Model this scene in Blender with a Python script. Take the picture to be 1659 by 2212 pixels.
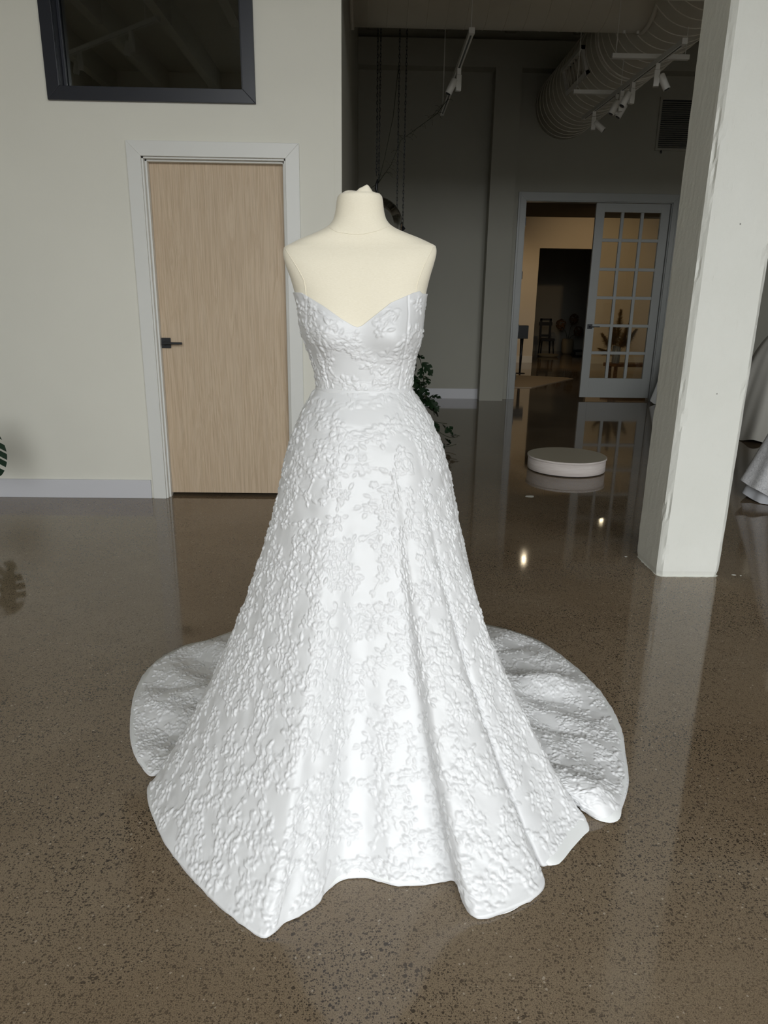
import bpy, bmesh, math, random
import numpy as np
from mathutils import Vector, Matrix

random.seed(7)
RNG = np.random.default_rng(11)
for o in list(bpy.data.objects):
    bpy.data.objects.remove(o, do_unlink=True)
SC = bpy.context.scene
COL = SC.collection

# ------------------------------------------------------------------ camera
CAM_H = 1.32
cam_d = bpy.data.cameras.new('camera')
cam_d.sensor_fit = 'HORIZONTAL'
cam_d.sensor_width = 36.0
cam_d.lens = 1534.0 / 1659.0 * 36.0
cam_d.clip_start = 0.05
cam_d.clip_end = 200
cam = bpy.data.objects.new('camera', cam_d)
COL.objects.link(cam)
_M = [[0.99976, 0.00850, 0.02010], [-0.01680, -0.28530, 0.95830], [0.01390, -0.95840, -0.28510]]
right = Vector([_M[i][0] for i in range(3)]).normalized()
back = -Vector([_M[i][2] for i in range(3)]).normalized()
upv = back.cross(right).normalized()
right = upv.cross(back).normalized()
cam.matrix_world = Matrix(((right.x, upv.x, back.x, 0), (right.y, upv.y, back.y, 0),
                           (right.z, upv.z, back.z, CAM_H), (0, 0, 0, 1)))
SC.camera = cam

# ------------------------------------------------------------------ world: even overcast sky
world = bpy.data.worlds.new('overcast_sky')
SC.world = world
world.use_nodes = True
bgn = world.node_tree.nodes['Background']
bgn.inputs['Color'].default_value = (0.94, 0.97, 0.985, 1)
bgn.inputs['Strength'].default_value = 4.6

# ------------------------------------------------------------------ view
SC.view_settings.view_transform = 'Standard'
SC.view_settings.look = 'None'
SC.view_settings.gamma = 1.0
SC.view_settings.use_curve_mapping = False
SC.view_settings.exposure = 0.64

# room dimensions shared by everything
Y_FRONT = -3.6      # street window wall behind the camera
Y_PART = 4.73        # face of the partition with the wood door
Y_BACK = 10.14       # far wall of the hall
X_RET = -0.19        # right end of the partition
X_L, X_R = -4.6, 8.2
Z_CEIL = 4.85
Y_ROOM2 = 16.6       # far wall of the lit room behind the glazed door
Y_ROOM3 = 20.9

# window portals (they only guide sampling of the sky through the real openings)
WIN_X = [(-2.1, 0.4), (0.55, 3.05), (3.2, 5.7)]
WIN_Z = (0.35, 4.6)
for i, (a, b) in enumerate(WIN_X):
    ld = bpy.data.lights.new('window_daylight', 'AREA')
    ld.shape = 'RECTANGLE'
    ld.size = b - a
    ld.size_y = WIN_Z[1] - WIN_Z[0]
    ld.cycles.is_portal = True
    lo = bpy.data.objects.new('window_daylight', ld)
    lo.location = ((a + b) / 2, Y_FRONT - 0.02, (WIN_Z[0] + WIN_Z[1]) / 2)
    lo.rotation_euler = (math.radians(90), 0, 0)   # -Z of the lamp points to +Y
    COL.objects.link(lo)


# ================================================================== helpers
def tag(o, label=None, cat=None, group=None, kind=None):
    if label: o['label'] = label
    if cat: o['category'] = cat
    if group: o['group'] = group
    if kind: o['kind'] = kind
    return o


def empty(name, loc=(0, 0, 0), rz=0.0):
    o = bpy.data.objects.new(name, None)
    o.empty_display_size = 0.1
    o.location = loc
    o.rotation_euler = (0, 0, rz)
    COL.objects.link(o)
    return o


class MB:
    """collects shapes into one mesh"""
    def __init__(s):
        s.v = []
        s.f = []
        s.sm = []

    def add(s, verts, faces, smooth=False):
        n = len(s.v)
        s.v.extend([tuple(map(float, p)) for p in verts])
        s.f.extend([tuple(i + n for i in f) for f in faces])
        s.sm.extend([smooth] * len(faces))
        return s

    def box(s, a, b):
        (x0, y0, z0), (x1, y1, z1) = a, b
        s.add([(x0, y0, z0), (x1, y0, z0), (x1, y1, z0), (x0, y1, z0), (x0, y0, z1), (x1, y0, z1), (x1, y1, z1), (x0, y1, z1)],
              [(0, 3, 2, 1), (4, 5, 6, 7), (0, 1, 5, 4), (1, 2, 6, 5), (2, 3, 7, 6), (3, 0, 4, 7)])
        return s

    def prism(s, poly, lo, hi, axis='y'):
        """extrude a 2D polygon; axis 'y': poly is (x,z)"""
        n = len(poly)
        def P(p, t):
            if axis == 'y': return (p[0], t, p[1])
            if axis == 'z': return (p[0], p[1], t)
            return (t, p[0], p[1])
        v = [P(p, lo) for p in poly] + [P(p, hi) for p in poly]
        f = [tuple(range(n))[::-1], tuple(range(n, 2 * n))]
        for i in range(n):
            j = (i + 1) % n
            f.append((i, j, n + j, n + i))
        s.add(v, f)
        return s

    def tube(s, pts, r, seg=8, caps=True, smooth=True):
        pts = [Vector(p) for p in pts]
        n = len(pts)
        rr = r if hasattr(r, '__len__') else [r] * n
        v = []
        ref = None
        for i, p in enumerate(pts):
            t = (pts[min(i + 1, n - 1)] - pts[max(i - 1, 0)])
            t = t.normalized() if t.length > 1e-9 else Vector((0, 0, 1))
            if ref is None:
                ref = t.orthogonal().normalized()
            ref = (ref - t * ref.dot(t))
            ref = ref.normalized() if ref.length > 1e-6 else t.orthogonal().normalized()
            bn = t.cross(ref)
            for k in range(seg):
                a = 2 * math.pi * k / seg
                v.append(p + (ref * math.cos(a) + bn * math.sin(a)) * rr[i])
        f = []
        for i in range(n - 1):
            for k in range(seg):
                k2 = (k + 1) % seg
                f.append((i * seg + k, i * seg + k2, (i + 1) * seg + k2, (i + 1) * seg + k))
        if caps:
            f.append(tuple(range(seg))[::-1])
            f.append(tuple(range((n - 1) * seg, n * seg)))
        s.add(v, f, smooth)
        return s

    def lathe(s, prof, seg=48, c=(0, 0, 0), smooth=True):
        """prof: list of (r,z)"""
        v = []
        for r, z in prof:
            for k in range(seg):
                a = 2 * math.pi * k / seg
                v.append((c[0] + r * math.cos(a), c[1] + r * math.sin(a), c[2] + z))
        f = []
        for i in range(len(prof) - 1):
            for k in range(seg):
                k2 = (k + 1) % seg
                f.append((i * seg + k, i * seg + k2, (i + 1) * seg + k2, (i + 1) * seg + k))
        s.add(v, f, smooth)
        return s

    def build(s, name, mat, parent=None, bevel=0.0):
        me = bpy.data.meshes.new(name)
        me.from_pydata(s.v, [], s.f)
        me.polygons.foreach_set('use_smooth', s.sm)
        if mat: me.materials.append(mat)
        me.update()
        o = bpy.data.objects.new(name, me)
        COL.objects.link(o)
        if parent: o.parent = parent
        if bevel > 0:
            m = o.modifiers.new('bevel', 'BEVEL')
            m.width = bevel
            m.segments = 2
            m.limit_method = 'ANGLE'
        return o


def box(name, a, b, mat, parent=None, bevel=0.0):
    return MB().box(a, b).build(name, mat, parent, bevel)


def grid_mesh(name, P, mat, parent=None, closed_u=False, flip=False):
    """P: (nv, nu, 3) array -> smooth quad mesh built with numpy"""
    nv, nu = P.shape[:2]
    idx = np.arange(nv * nu).reshape(nv, nu)
    if closed_u:
        a = idx[:-1, :]; b = np.roll(idx, -1, 1)[:-1, :]; c = np.roll(idx, -1, 1)[1:, :]; d = idx[1:, :]
    else:
        a = idx[:-1, :-1]; b = idx[:-1, 1:]; c = idx[1:, 1:]; d = idx[1:, :-1]
    q = np.stack([a, b, c, d] if not flip else [a, d, c, b], -1).reshape(-1, 4)
    me = bpy.data.meshes.new(name)
    me.vertices.add(nv * nu)
    me.vertices.foreach_set('co', np.ascontiguousarray(P.reshape(-1), dtype=np.float32))
    me.loops.add(q.size)
    me.loops.foreach_set('vertex_index', q.reshape(-1).astype(np.int32))
    me.polygons.add(len(q))
    me.polygons.foreach_set('loop_start', (np.arange(len(q)) * 4).astype(np.int32))
    me.polygons.foreach_set('use_smooth', np.ones(len(q), dtype=bool))
    me.update(calc_edges=True)
    me.validate()
    if mat: me.materials.append(mat)
    o = bpy.data.objects.new(name, me)
    COL.objects.link(o)
    if parent: o.parent = parent
    return o


def share(src, name, parent=None, loc=None, rot=None, scale=None):
    o = bpy.data.objects.new(name, src.data)
    COL.objects.link(o)
    if parent: o.parent = parent
    if loc is not None: o.location = loc
    if rot is not None: o.rotation_euler = rot
    if scale is not None: o.scale = scale
    return o


# ================================================================== materials
def mat(name, col, rough=0.6, spec=0.5, metal=0.0, **kw):
    m = bpy.data.materials.new(name)
    m.use_nodes = True
    b = m.node_tree.nodes['Principled BSDF']
    b.inputs['Base Color'].default_value = (*col, 1)
    b.inputs['Roughness'].default_value = rough
    b.inputs['Specular IOR Level'].default_value = spec
    b.inputs['Metallic'].default_value = metal
    for k, v in kw.items():
        b.inputs[k.replace('_', ' ')].default_value = v
    return m


class NT:
    def __init__(s, m):
        s.m = m; s.nt = m.node_tree; s.n = s.nt.nodes; s.l = s.nt.links
        s.b = s.n['Principled BSDF']
        s.tc = s.n.new('ShaderNodeTexCoord')

    def new(s, t, **kw):
        n = s.n.new(t)
        for k, v in kw.items(): setattr(n, k, v)
        return n

    def set(s, n, **kw):
        for k, v in kw.items():
            n.inputs[k.replace('_', ' ')].default_value = v
        return n

    def mapping(s, scale=(1, 1, 1), src='Object'):
        mp = s.n.new('ShaderNodeMapping')
        mp.inputs['Scale'].default_value = scale
        s.l.new(s.tc.outputs[src], mp.inputs['Vector'])
        return mp.outputs['Vector']

    def noise(s, vec, scale, detail=4, rough=0.5, dist=0.0):
        n = s.n.new('ShaderNodeTexNoise')
        n.inputs['Scale'].default_value = scale
        n.inputs['Detail'].default_value = detail
        n.inputs['Roughness'].default_value = rough
        n.inputs['Distortion'].default_value = dist
        s.l.new(vec, n.inputs['Vector'])
        return n.outputs['Fac']

    def ramp(s, fac, stops, interp='LINEAR'):
        r = s.n.new('ShaderNodeValToRGB')
        r.color_ramp.interpolation = interp
        el = r.color_ramp.elements
        while len(el) < len(stops): el.new(0.5)
        for e, (p, c) in zip(el, stops):
            e.position = p
            e.color = (*c, 1) if len(c) == 3 else c
        s.l.new(fac, r.inputs['Fac'])
        return r.outputs['Color']

    def math(s, op, a, b=None, c=None):
        n = s.n.new('ShaderNodeMath'); n.operation = op
        for i, x in enumerate((a, b, c)):
            if x is None: continue
            if isinstance(x, (int, float)): n.inputs[i].default_value = x
            else: s.l.new(x, n.inputs[i])
        return n.outputs[0]

    def mix(s, fac, a, b, mode='MIX'):
        n = s.n.new('ShaderNodeMix'); n.data_type = 'RGBA'; n.blend_type = mode
        for sock, x in ((n.inputs[0], fac), (n.inputs[6], a), (n.inputs[7], b)):
            if isinstance(x, (int, float)): sock.default_value = x
            elif isinstance(x, tuple): sock.default_value = (*x, 1)
            else: s.l.new(x, sock)
        return n.outputs[2]

    def bump(s, h, strength=0.3, dist=0.01):
        n = s.n.new('ShaderNodeBump')
        n.inputs['Strength'].default_value = strength
        n.inputs['Distance'].default_value = dist
        s.l.new(h, n.inputs['Height'])
        s.l.new(n.outputs['Normal'], s.b.inputs['Normal'])

    def color(s, c): s.l.new(c, s.b.inputs['Base Color'])


def m_wall(name, col, bump=0.08):
    m = mat(name, col, 0.62, 0.35)
    t = NT(m)
    v = t.mapping()
    n1 = t.noise(v, 2.2, 3)
    c2 = tuple(x * 0.95 for x in col)
    t.color(t.mix(n1, c2, tuple(min(1, x * 1.03) for x in col)))
    t.bump(t.noise(v, 160, 2), bump, 0.003)
    return m


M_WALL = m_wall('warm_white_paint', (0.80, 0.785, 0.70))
M_WALLB = m_wall('hall_paint_dimmed', (0.40, 0.39, 0.332))  # white wall paint darkened, the hall's dim light is put into the colour
M_TRIM = mat('trim_gloss_paint', (0.78, 0.78, 0.745), 0.38, 0.5)
M_BASE = mat('baseboard_paint', (0.66, 0.66, 0.69), 0.42, 0.5)
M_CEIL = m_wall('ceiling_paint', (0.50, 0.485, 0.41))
M_FARDOOR = mat('glazed_door_paint_dimmed', (0.40, 0.412, 0.40), 0.35, 0.5)  # white door greyed, shade of the far hall painted in
M_BLACK = mat('satin_black_metal', (0.012, 0.013, 0.016), 0.38, 0.5)
M_BLACKF = mat('black_window_frame', (0.016, 0.018, 0.026), 0.33, 0.5)
M_DARKCLOTH = mat('dark_fabric', (0.02, 0.02, 0.018), 0.8, 0.3)
M_WHITEMETAL = mat('white_lacquer_metal', (0.72, 0.71, 0.67), 0.4, 0.5)
M_ROOM2 = m_wall('plaster_room_paint', (0.72, 0.66, 0.56))
M_DARKCEIL = mat('dark_brown_ceiling', (0.035, 0.026, 0.018), 0.8, 0.2)
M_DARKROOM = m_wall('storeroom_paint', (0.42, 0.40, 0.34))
M_STREET = mat('asphalt', (0.10, 0.10, 0.10), 0.9, 0.2)
M_SKYBLOCK = mat('sky_block_wall', (0.20, 0.19, 0.17), 0.9, 0.2)


def m_floor():
    m = mat('polished_concrete', (0.13, 0.105, 0.08), 0.12, 0.5)
    t = NT(m)
    v = t.mapping()
    big = t.noise(v, 0.9, 5, 0.6, 0.4)
    mid = t.noise(v, 6.0, 6, 0.65, 0.3)
    base = t.ramp(big, [(0.30, (0.185, 0.134, 0.084)), (0.52, (0.245, 0.188, 0.127)), (0.75, (0.275, 0.220, 0.158))])
    base = t.mix(t.math('MULTIPLY', mid, 0.55), base, (0.175, 0.128, 0.080))
    # fine sand grains
    fine = t.noise(v, 420, 2, 0.6)
    grains = t.ramp(fine, [(0.36, (0.55, 0.55, 0.55)), (0.50, (1, 1, 1)), (0.66, (1.22, 1.2, 1.16))])
    base = t.mix(1.0, base, grains, 'MULTIPLY')
    # aggregate stones, dark and a few pale ones
    def chips(scale, lo, hi, seed):
        mp = t.new('ShaderNodeMapping')
        mp.inputs['Location'].default_value = (seed, seed * 1.7, 0)
        t.l.new(t.tc.outputs['Object'], mp.inputs['Vector'])
        dn = t.noise(mp.outputs['Vector'], scale * 0.9, 2)
        vm = t.new('ShaderNodeVectorMath', operation='ADD')
        sc = t.new('ShaderNodeVectorMath', operation='SCALE')
        cb = t.new('ShaderNodeCombineXYZ')
        t.l.new(dn, cb.inputs[0]); t.l.new(dn, cb.inputs[1])
        t.l.new(cb.outputs[0], sc.inputs[0]); sc.inputs['Scale'].default_value = 0.9 / scale
        t.l.new(mp.outputs['Vector'], vm.inputs[0]); t.l.new(sc.outputs[0], vm.inputs[1])
        vo = t.new('ShaderNodeTexVoronoi', voronoi_dimensions='2D')
        vo.inputs['Scale'].default_value = scale
        t.l.new(vm.outputs[0], vo.inputs['Vector'])
        sep = t.new('ShaderNodeSeparateColor')
        t.l.new(vo.outputs['Color'], sep.inputs[0])
        r = t.math('MULTIPLY', sep.outputs[0], hi)              # random radius
        inside = t.math('LESS_THAN', vo.outputs['Distance'], r)
        pick = t.math('LESS_THAN', sep.outputs[1], lo)          # share of cells
        return t.math('MULTIPLY', inside, pick), sep
    dens = t.noise(v, 1.6, 3, 0.6)
    densr = t.ramp(dens, [(0.36, (0.40, 0.40, 0.40)), (0.60, (1, 1, 1))])
    d1, _ = chips(150, 0.40, 0.46, 0.0)
    d2, _ = chips(240, 0.42, 0.48, 3.1)
    d3, _ = chips(80, 0.12, 0.36, 7.7)
    w1, _ = chips(120, 0.03, 0.36, 5.3)
    dark = t.math('MAXIMUM', t.math('MAXIMUM', d1, d2), d3)
    dark = t.math('MULTIPLY', dark, t.math('MULTIPLY', densr, 0.9))
    base = t.mix(dark, base, (0.018, 0.014, 0.012))
    base = t.mix(t.math('MULTIPLY', w1, 0.75), base, (0.42, 0.36, 0.28))
    t.color(base)
    rg = t.ramp(t.noise(v, 2.4, 4), [(0.3, (0.03, 0.03, 0.03)), (0.7, (0.09, 0.09, 0.09))])
    t.l.new(rg, t.b.inputs['Roughness'])
    t.bump(t.noise(v, 1.3, 2), 0.02, 0.004)
    return m


M_FLOOR = m_floor()


def m_wood(name, c1, c2, c3, sx=9.0, sz=0.55):
    m = mat(name, c1, 0.5, 0.35)
    t = NT(m)
    v = t.mapping((sx, 1.0, sz))
    n = t.noise(v, 1.7, 6, 0.62, 1.1)
    wv = t.math('FRACT', t.math('MULTIPLY', n, 6.5))
    wv = t.math('ABSOLUTE', t.math('SUBTRACT', wv, 0.5))
    c = t.ramp(wv, [(0.0, c2), (0.22, c1), (0.5, c3)])
    v2 = t.mapping((120, 1, 3.0))
    f = t.noise(v2, 1.0, 3, 0.6)
    pores = t.ramp(f, [(0.30, (0.84, 0.82, 0.80)), (0.55, (1, 1, 1)), (0.8, (1.05, 1.05, 1.05))])
    t.color(t.mix(1.0, c, pores, 'MULTIPLY'))
    t.bump(f, 0.08, 0.001)
    return m


M_OAK = m_wood('white_oak_veneer', (0.61, 0.475, 0.335), (0.575, 0.440, 0.302), (0.645, 0.512, 0.370))
M_BENCH = m_wood('stained_bench_wood', (0.30, 0.14, 0.05), (0.24, 0.10, 0.035), (0.36, 0.18, 0.07), 3, 3)


def m_satin():
    m = mat('ivory_satin_brocade', (0.705, 0.707, 0.71), 0.36, 0.45)
    t = NT(m)
    t.b.inputs['Sheen Weight'].default_value = 0.25
    t.b.inputs['Sheen Roughness'].default_value = 0.4
    v = t.mapping()
    n = t.noise(v, 700, 2)
    t.bump(n, 0.12, 0.0006)
    return m


M_SATIN = m_satin()
M_LINING = mat('white_lining', (0.80, 0.81, 0.80), 0.45, 0.5)


def m_jersey():
    m = mat('cream_jersey', (0.83, 0.765, 0.61), 0.85, 0.25)
    t = NT(m)
    t.b.inputs['Sheen Weight'].default_value = 0.2
    v = t.mapping((40, 40, 260))
    n = t.noise(v, 4.0, 3, 0.6)
    t.color(t.ramp(n, [(0.3, (0.80, 0.735, 0.585)), (0.7, (0.855, 0.795, 0.65))]))
    t.bump(n, 0.10, 0.0012)
    return m


M_JERSEY = m_jersey()


def m_concrete_paint():
    m = mat('painted_concrete', (0.72, 0.72, 0.66), 0.55, 0.4)
    t = NT(m)
    v = t.mapping()
    n = t.noise(v, 3.0, 6, 0.6)
    base = t.mix(n, (0.67, 0.67, 0.61), (0.76, 0.76, 0.71))
    # little dark pits left by the formwork
    vo = t.new('ShaderNodeTexVoronoi'); vo.inputs['Scale'].default_value = 14
    t.l.new(v, vo.inputs['Vector'])
    sep = t.new('ShaderNodeSeparateColor'); t.l.new(vo.outputs['Color'], sep.inputs[0])
    pit = t.math('MULTIPLY', t.math('LESS_THAN', vo.outputs['Distance'], 0.05), t.math('LESS_THAN', sep.outputs[0], 0.25))
    base = t.mix(t.math('MULTIPLY', pit, 0.8), base, (0.10, 0.095, 0.08))
    t.color(base)
    a = t.noise(v, 24, 5, 0.65)
    b = t.noise(v, 110, 3, 0.6)
    vs = t.mapping((30, 30, 5))
    c = t.noise(vs, 1.5, 4, 0.7)
    drip = t.ramp(c, [(0.62, (0, 0, 0)), (0.72, (1, 1, 1))])
    hgt = t.math('ADD', t.math('ADD', t.math('MULTIPLY', a, 0.5), t.math('MULTIPLY', b, 0.25)), t.math('MULTIPLY', drip, 0.35))
    t.bump(hgt, 0.45, 0.006)
    return m


M_COLUMN = m_concrete_paint()
M_DUCT = m_wall('painted_duct', (0.60, 0.57, 0.49), 0.03)
M_DUCT.node_tree.nodes['Principled BSDF'].inputs['Roughness'].default_value = 0.42
M_SEAM = mat('duct_seam_highlight', (0.70, 0.67, 0.59), 0.35, 0.5)  # duct colour lightened, painted highlight where the ribs catch light


def m_leaf(name, col):
    m = mat(name, col, 0.32, 0.5)
    t = NT(m)
    v = t.mapping()
    n = t.noise(v, 18, 3)
    t.color(t.mix(n, tuple(x * 0.6 for x in col), tuple(x * 1.3 for x in col)))
    return m


M_LEAF = m_leaf('dark_green_leaf', (0.012, 0.030, 0.012))
M_LEAF2 = m_leaf('glossy_split_leaf', (0.016, 0.045, 0.024))
M_STEM = mat('plant_stem', (0.03, 0.035, 0.015), 0.6, 0.4)
M_POT = mat('grey_pot', (0.16, 0.155, 0.145), 0.6, 0.4)
M_SOIL = mat('potting_soil', (0.03, 0.02, 0.013), 0.95, 0.1)


def m_glass(name, tint, gl=0.08, rough=0.0):
    m = bpy.data.materials.new(name)
    m.use_nodes = True
    nt = m.node_tree
    for n in list(nt.nodes): nt.nodes.remove(n)
    out = nt.nodes.new('ShaderNodeOutputMaterial')
    tr = nt.nodes.new('ShaderNodeBsdfTransparent'); tr.inputs['Color'].default_value = (*tint, 1)
    g = nt.nodes.new('ShaderNodeBsdfGlossy'); g.inputs['Roughness'].default_value = rough
    fr = nt.nodes.new('ShaderNodeFresnel'); fr.inputs['IOR'].default_value = 1.5
    mul = nt.nodes.new('ShaderNodeMath'); mul.operation = 'MULTIPLY_ADD'
    mul.inputs[1].default_value = 1.0
    mul.inputs[2].default_value = gl
    mx = nt.nodes.new('ShaderNodeMixShader')
    nt.links.new(fr.outputs[0], mul.inputs[0])
    nt.links.new(mul.outputs[0], mx.inputs[0])
    nt.links.new(tr.outputs[0], mx.inputs[1])
    nt.links.new(g.outputs[0], mx.inputs[2])
    nt.links.new(mx.outputs[0], out.inputs[0])
    return m


M_PANE = m_glass('clear_pane', (0.93, 0.94, 0.92), 0.0)
M_WINGLASS = m_glass('interior_window_glass', (0.80, 0.82, 0.78), 0.06)
M_ACRYL = m_glass('clear_acrylic', (0.96, 0.96, 0.96), 0.02)


def emis(name, col, st):
    m = mat(name, col, 0.5)
    b = m.node_tree.nodes['Principled BSDF']
    b.inputs['Emission Color'].default_value = (*col, 1)
    b.inputs['Emission Strength'].default_value = st
    return m


# ================================================================== the setting
fl = MB().box((X_L - 0.2, Y_FRONT - 0.3, -0.1), (X_R + 0.2, Y_ROOM3 + 0.3, 0.0)).build('floor', M_FLOOR)
tag(fl, 'brown polished concrete floor with dark aggregate specks', kind='structure')
MB().box((-60, -70, -0.25), (60, Y_FRONT - 0.3, -0.15)).build('ground', M_STREET)
tag(bpy.data.objects['ground'], 'grey street paving outside the shop windows', kind='structure')
fac = MB().box((-45, -41, -0.15), (50, -35, 4.2)).build('sky_block_wall', M_SKYBLOCK)  # added out of view to cut low sky light reaching the hall
tag(fac, 'added unseen wall across the street, cutting low sky light', kind='structure')

ce = MB().box((X_L - 0.2, Y_FRONT - 0.2, Z_CEIL), (X_R + 0.2, Y_BACK + 0.25, Z_CEIL + 0.15)).build('ceiling', M_CEIL)
tag(ce, 'high painted ceiling with exposed joists', kind='structure')
jx = X_L + 0.35
j0 = None
while jx < X_R:
    if j0 is None:
        j0 = box('joist', (-0.06, Y_FRONT, Z_CEIL - 0.32), (0.06, Y_BACK, Z_CEIL), M_CEIL, ce)
        j0.location.x = jx
    else:
        share(j0, 'joist', ce, (jx, 0, 0))
    jx += 0.85
for yb in (1.6, 5.6):
    box('cross_beam', (X_L, yb - 0.12, Z_CEIL - 0.5), (X_R, yb + 0.12, Z_CEIL - 0.32), M_CEIL, ce)

# partition with the wood door and the interior window
DX0, DX1, DZ = -1.405, -0.515, 2.145          # rough door opening
WX0, WX1, WZ0, WZ1 = -1.845, -0.755, 2.485, 3.55
T = 0.14
w = MB()
y0, y1 = Y_PART, Y_PART + T
zc = Z_CEIL
w.box((X_L, y0, 0), (WX0, y1, zc))
w.box((WX0, y0, 0), (DX0, y1, WZ0))
w.box((DX0, y0, DZ), (DX1, y1, WZ0))
w.box((DX1, y0, 0), (X_RET, y1, WZ0))
w.box((WX0, y0, WZ1), (WX1, y1, zc))
w.box((WX1, y0, WZ0), (X_RET, y1, zc))
wl = w.build('wall_left', M_WALL)
tag(wl, 'cream painted partition wall around the wood door', kind='structure')
tr = MB().box((-0.232, Y_PART - 0.004, 0), (X_RET + 0.002, Y_PART, Z_CEIL)).build('trim_1', M_WALL)
tag(tr, 'narrow painted edge strip at the end of the partition', kind='structure')
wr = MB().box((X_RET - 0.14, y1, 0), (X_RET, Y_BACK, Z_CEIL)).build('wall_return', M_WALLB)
tag(wr, 'shaded side of the partition running back into the hall', kind='structure')

hd = MB().box((X_RET, Y_PART, 3.05), (X_R, Y_PART + T, Z_CEIL)).build('wall_header_blocker', M_WALL)  # added out of view to block window light from the upper hall
tag(hd, 'added unseen header wall shading the upper hall, just above the picture', kind='structure')

bb = MB()
bb.box((X_L, Y_PART - 0.016, 0.0), (-1.492, Y_PART, 0.128))
bb.build('baseboard_left', M_BASE, None, 0.003)
tag(bpy.data.objects['baseboard_left'], 'plain pale baseboard left of the wood door', kind='structure')
bb = MB().box((-0.455, Y_PART - 0.016, 0.0), (X_RET, Y_PART, 0.128)).build('baseboard_right', M_BASE, None, 0.003)
tag(bb, 'plain pale baseboard right of the wood door', kind='structure')

# outer walls
ol = MB().box((X_L - 0.2, Y_FRONT, 0), (X_L, Y_ROOM3, Z_CEIL)).build('wall_far_left', M_WALL)
tag(ol, 'painted side wall left of the picture', kind='structure')
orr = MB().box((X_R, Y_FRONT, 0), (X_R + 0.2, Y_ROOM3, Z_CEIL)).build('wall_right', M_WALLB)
tag(orr, 'painted side wall right of the picture', kind='structure')
fw = MB()
xs = [X_L] + [c for ab in WIN_X for c in ab] + [X_R]
fw.box((X_L, Y_FRONT - 0.2, 0), (X_R, Y_FRONT, WIN_Z[0]))
fw.box((X_L, Y_FRONT - 0.2, WIN_Z[1]), (X_R, Y_FRONT, Z_CEIL))
for i in range(0, len(xs), 2):
    fw.box((xs[i], Y_FRONT - 0.2, WIN_Z[0]), (xs[i + 1], Y_FRONT, WIN_Z[1]))
fw = fw.build('wall_front', M_WALL)
tag(fw, 'street wall with tall windows behind the viewer', kind='structure')
for i, (a, b) in enumerate(WIN_X):
    we = empty('window_%d' % (i + 2), ((a + b) / 2, Y_FRONT - 0.1, WIN_Z[0]))
    tag(we, 'tall black-framed street window behind the viewer', kind='structure')
    hw, hh = (b - a) / 2, WIN_Z[1] - WIN_Z[0]
    f = MB()
    f.box((-hw, -0.04, 0), (-hw + 0.05, 0.04, hh)); f.box((hw - 0.05, -0.04, 0), (hw, 0.04, hh))
    f.box((-hw + 0.05, -0.04, 0), (hw - 0.05, 0.04, 0.05)); f.box((-hw + 0.05, -0.04, hh - 0.05), (hw - 0.05, 0.04, hh))
    f.build('window_frame', M_BLACKF, we)
    f = MB().box((-0.025, -0.03, 0.05), (0.025, 0.03, hh - 0.05)).build('mullion', M_BLACKF, we)
    f = MB().box((-hw + 0.05, -0.03, 2.6), (hw - 0.05, 0.03, 2.65)).build('transom', M_BLACKF, we)

# far wall of the hall: recessed panels between pilasters, opening for the glazed doors
OX0, OX1, OZ = 2.02, 4.00, 2.63
YP = Y_BACK - 0.20
w = MB()
w.box((X_L, Y_BACK, 0), (OX0, Y_BACK + 0.14, Z_CEIL))
w.box((OX0, Y_BACK, OZ), (OX1, Y_BACK + 0.14, Z_CEIL))
w.box((OX1, Y_BACK, 0), (X_R, Y_BACK + 0.14, Z_CEIL))
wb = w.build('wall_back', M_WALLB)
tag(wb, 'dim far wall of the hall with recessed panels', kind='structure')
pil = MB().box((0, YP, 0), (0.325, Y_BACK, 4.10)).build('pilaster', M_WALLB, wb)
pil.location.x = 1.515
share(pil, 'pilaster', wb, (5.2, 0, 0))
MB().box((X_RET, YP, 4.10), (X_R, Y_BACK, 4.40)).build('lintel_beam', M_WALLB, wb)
b2 = MB().box((X_RET, Y_BACK - 0.016, 0), (1.515, Y_BACK, 0.14)).build('baseboard_back', M_BASE)
tag(b2, 'pale baseboard along the far recessed panel', kind='structure')
b3 = MB().box((4.14, Y_BACK - 0.016, 0), (5.2, Y_BACK, 0.14)).build('baseboard_back_right', M_BASE)
tag(b3, 'pale baseboard right of the glazed door', kind='structure')

# ---------------------------------------------------------------- wood door (door_1)
d1 = empty('door_1', ((DX0 + DX1) / 2, Y_PART, 0))
tag(d1, 'pale oak flush door with a black lever handle', kind='structure')
cx = (DX0 + DX1) / 2
hw = (DX1 - DX0) / 2
CW = 0.072


def casing(par, hw, h, cw, y, dep, mt):
    MB().prism([(-hw, 0), (-hw, h), (-hw - cw, h + cw), (-hw - cw, 0)], y - dep, y).build('casing', mt, par, 0.002)
    MB().prism([(hw, 0), (hw + cw, 0), (hw + cw, h + cw), (hw, h)], y - dep, y).build('casing', mt, par, 0.002)
    MB().prism([(-hw, h), (hw, h), (hw + cw, h + cw), (-hw - cw, h + cw)], y - dep, y).build('casing_head', mt, par, 0.002)


casing(d1, hw - 0.012, DZ - 0.012, CW + 0.012, 0.0, 0.018, M_TRIM)
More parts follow.
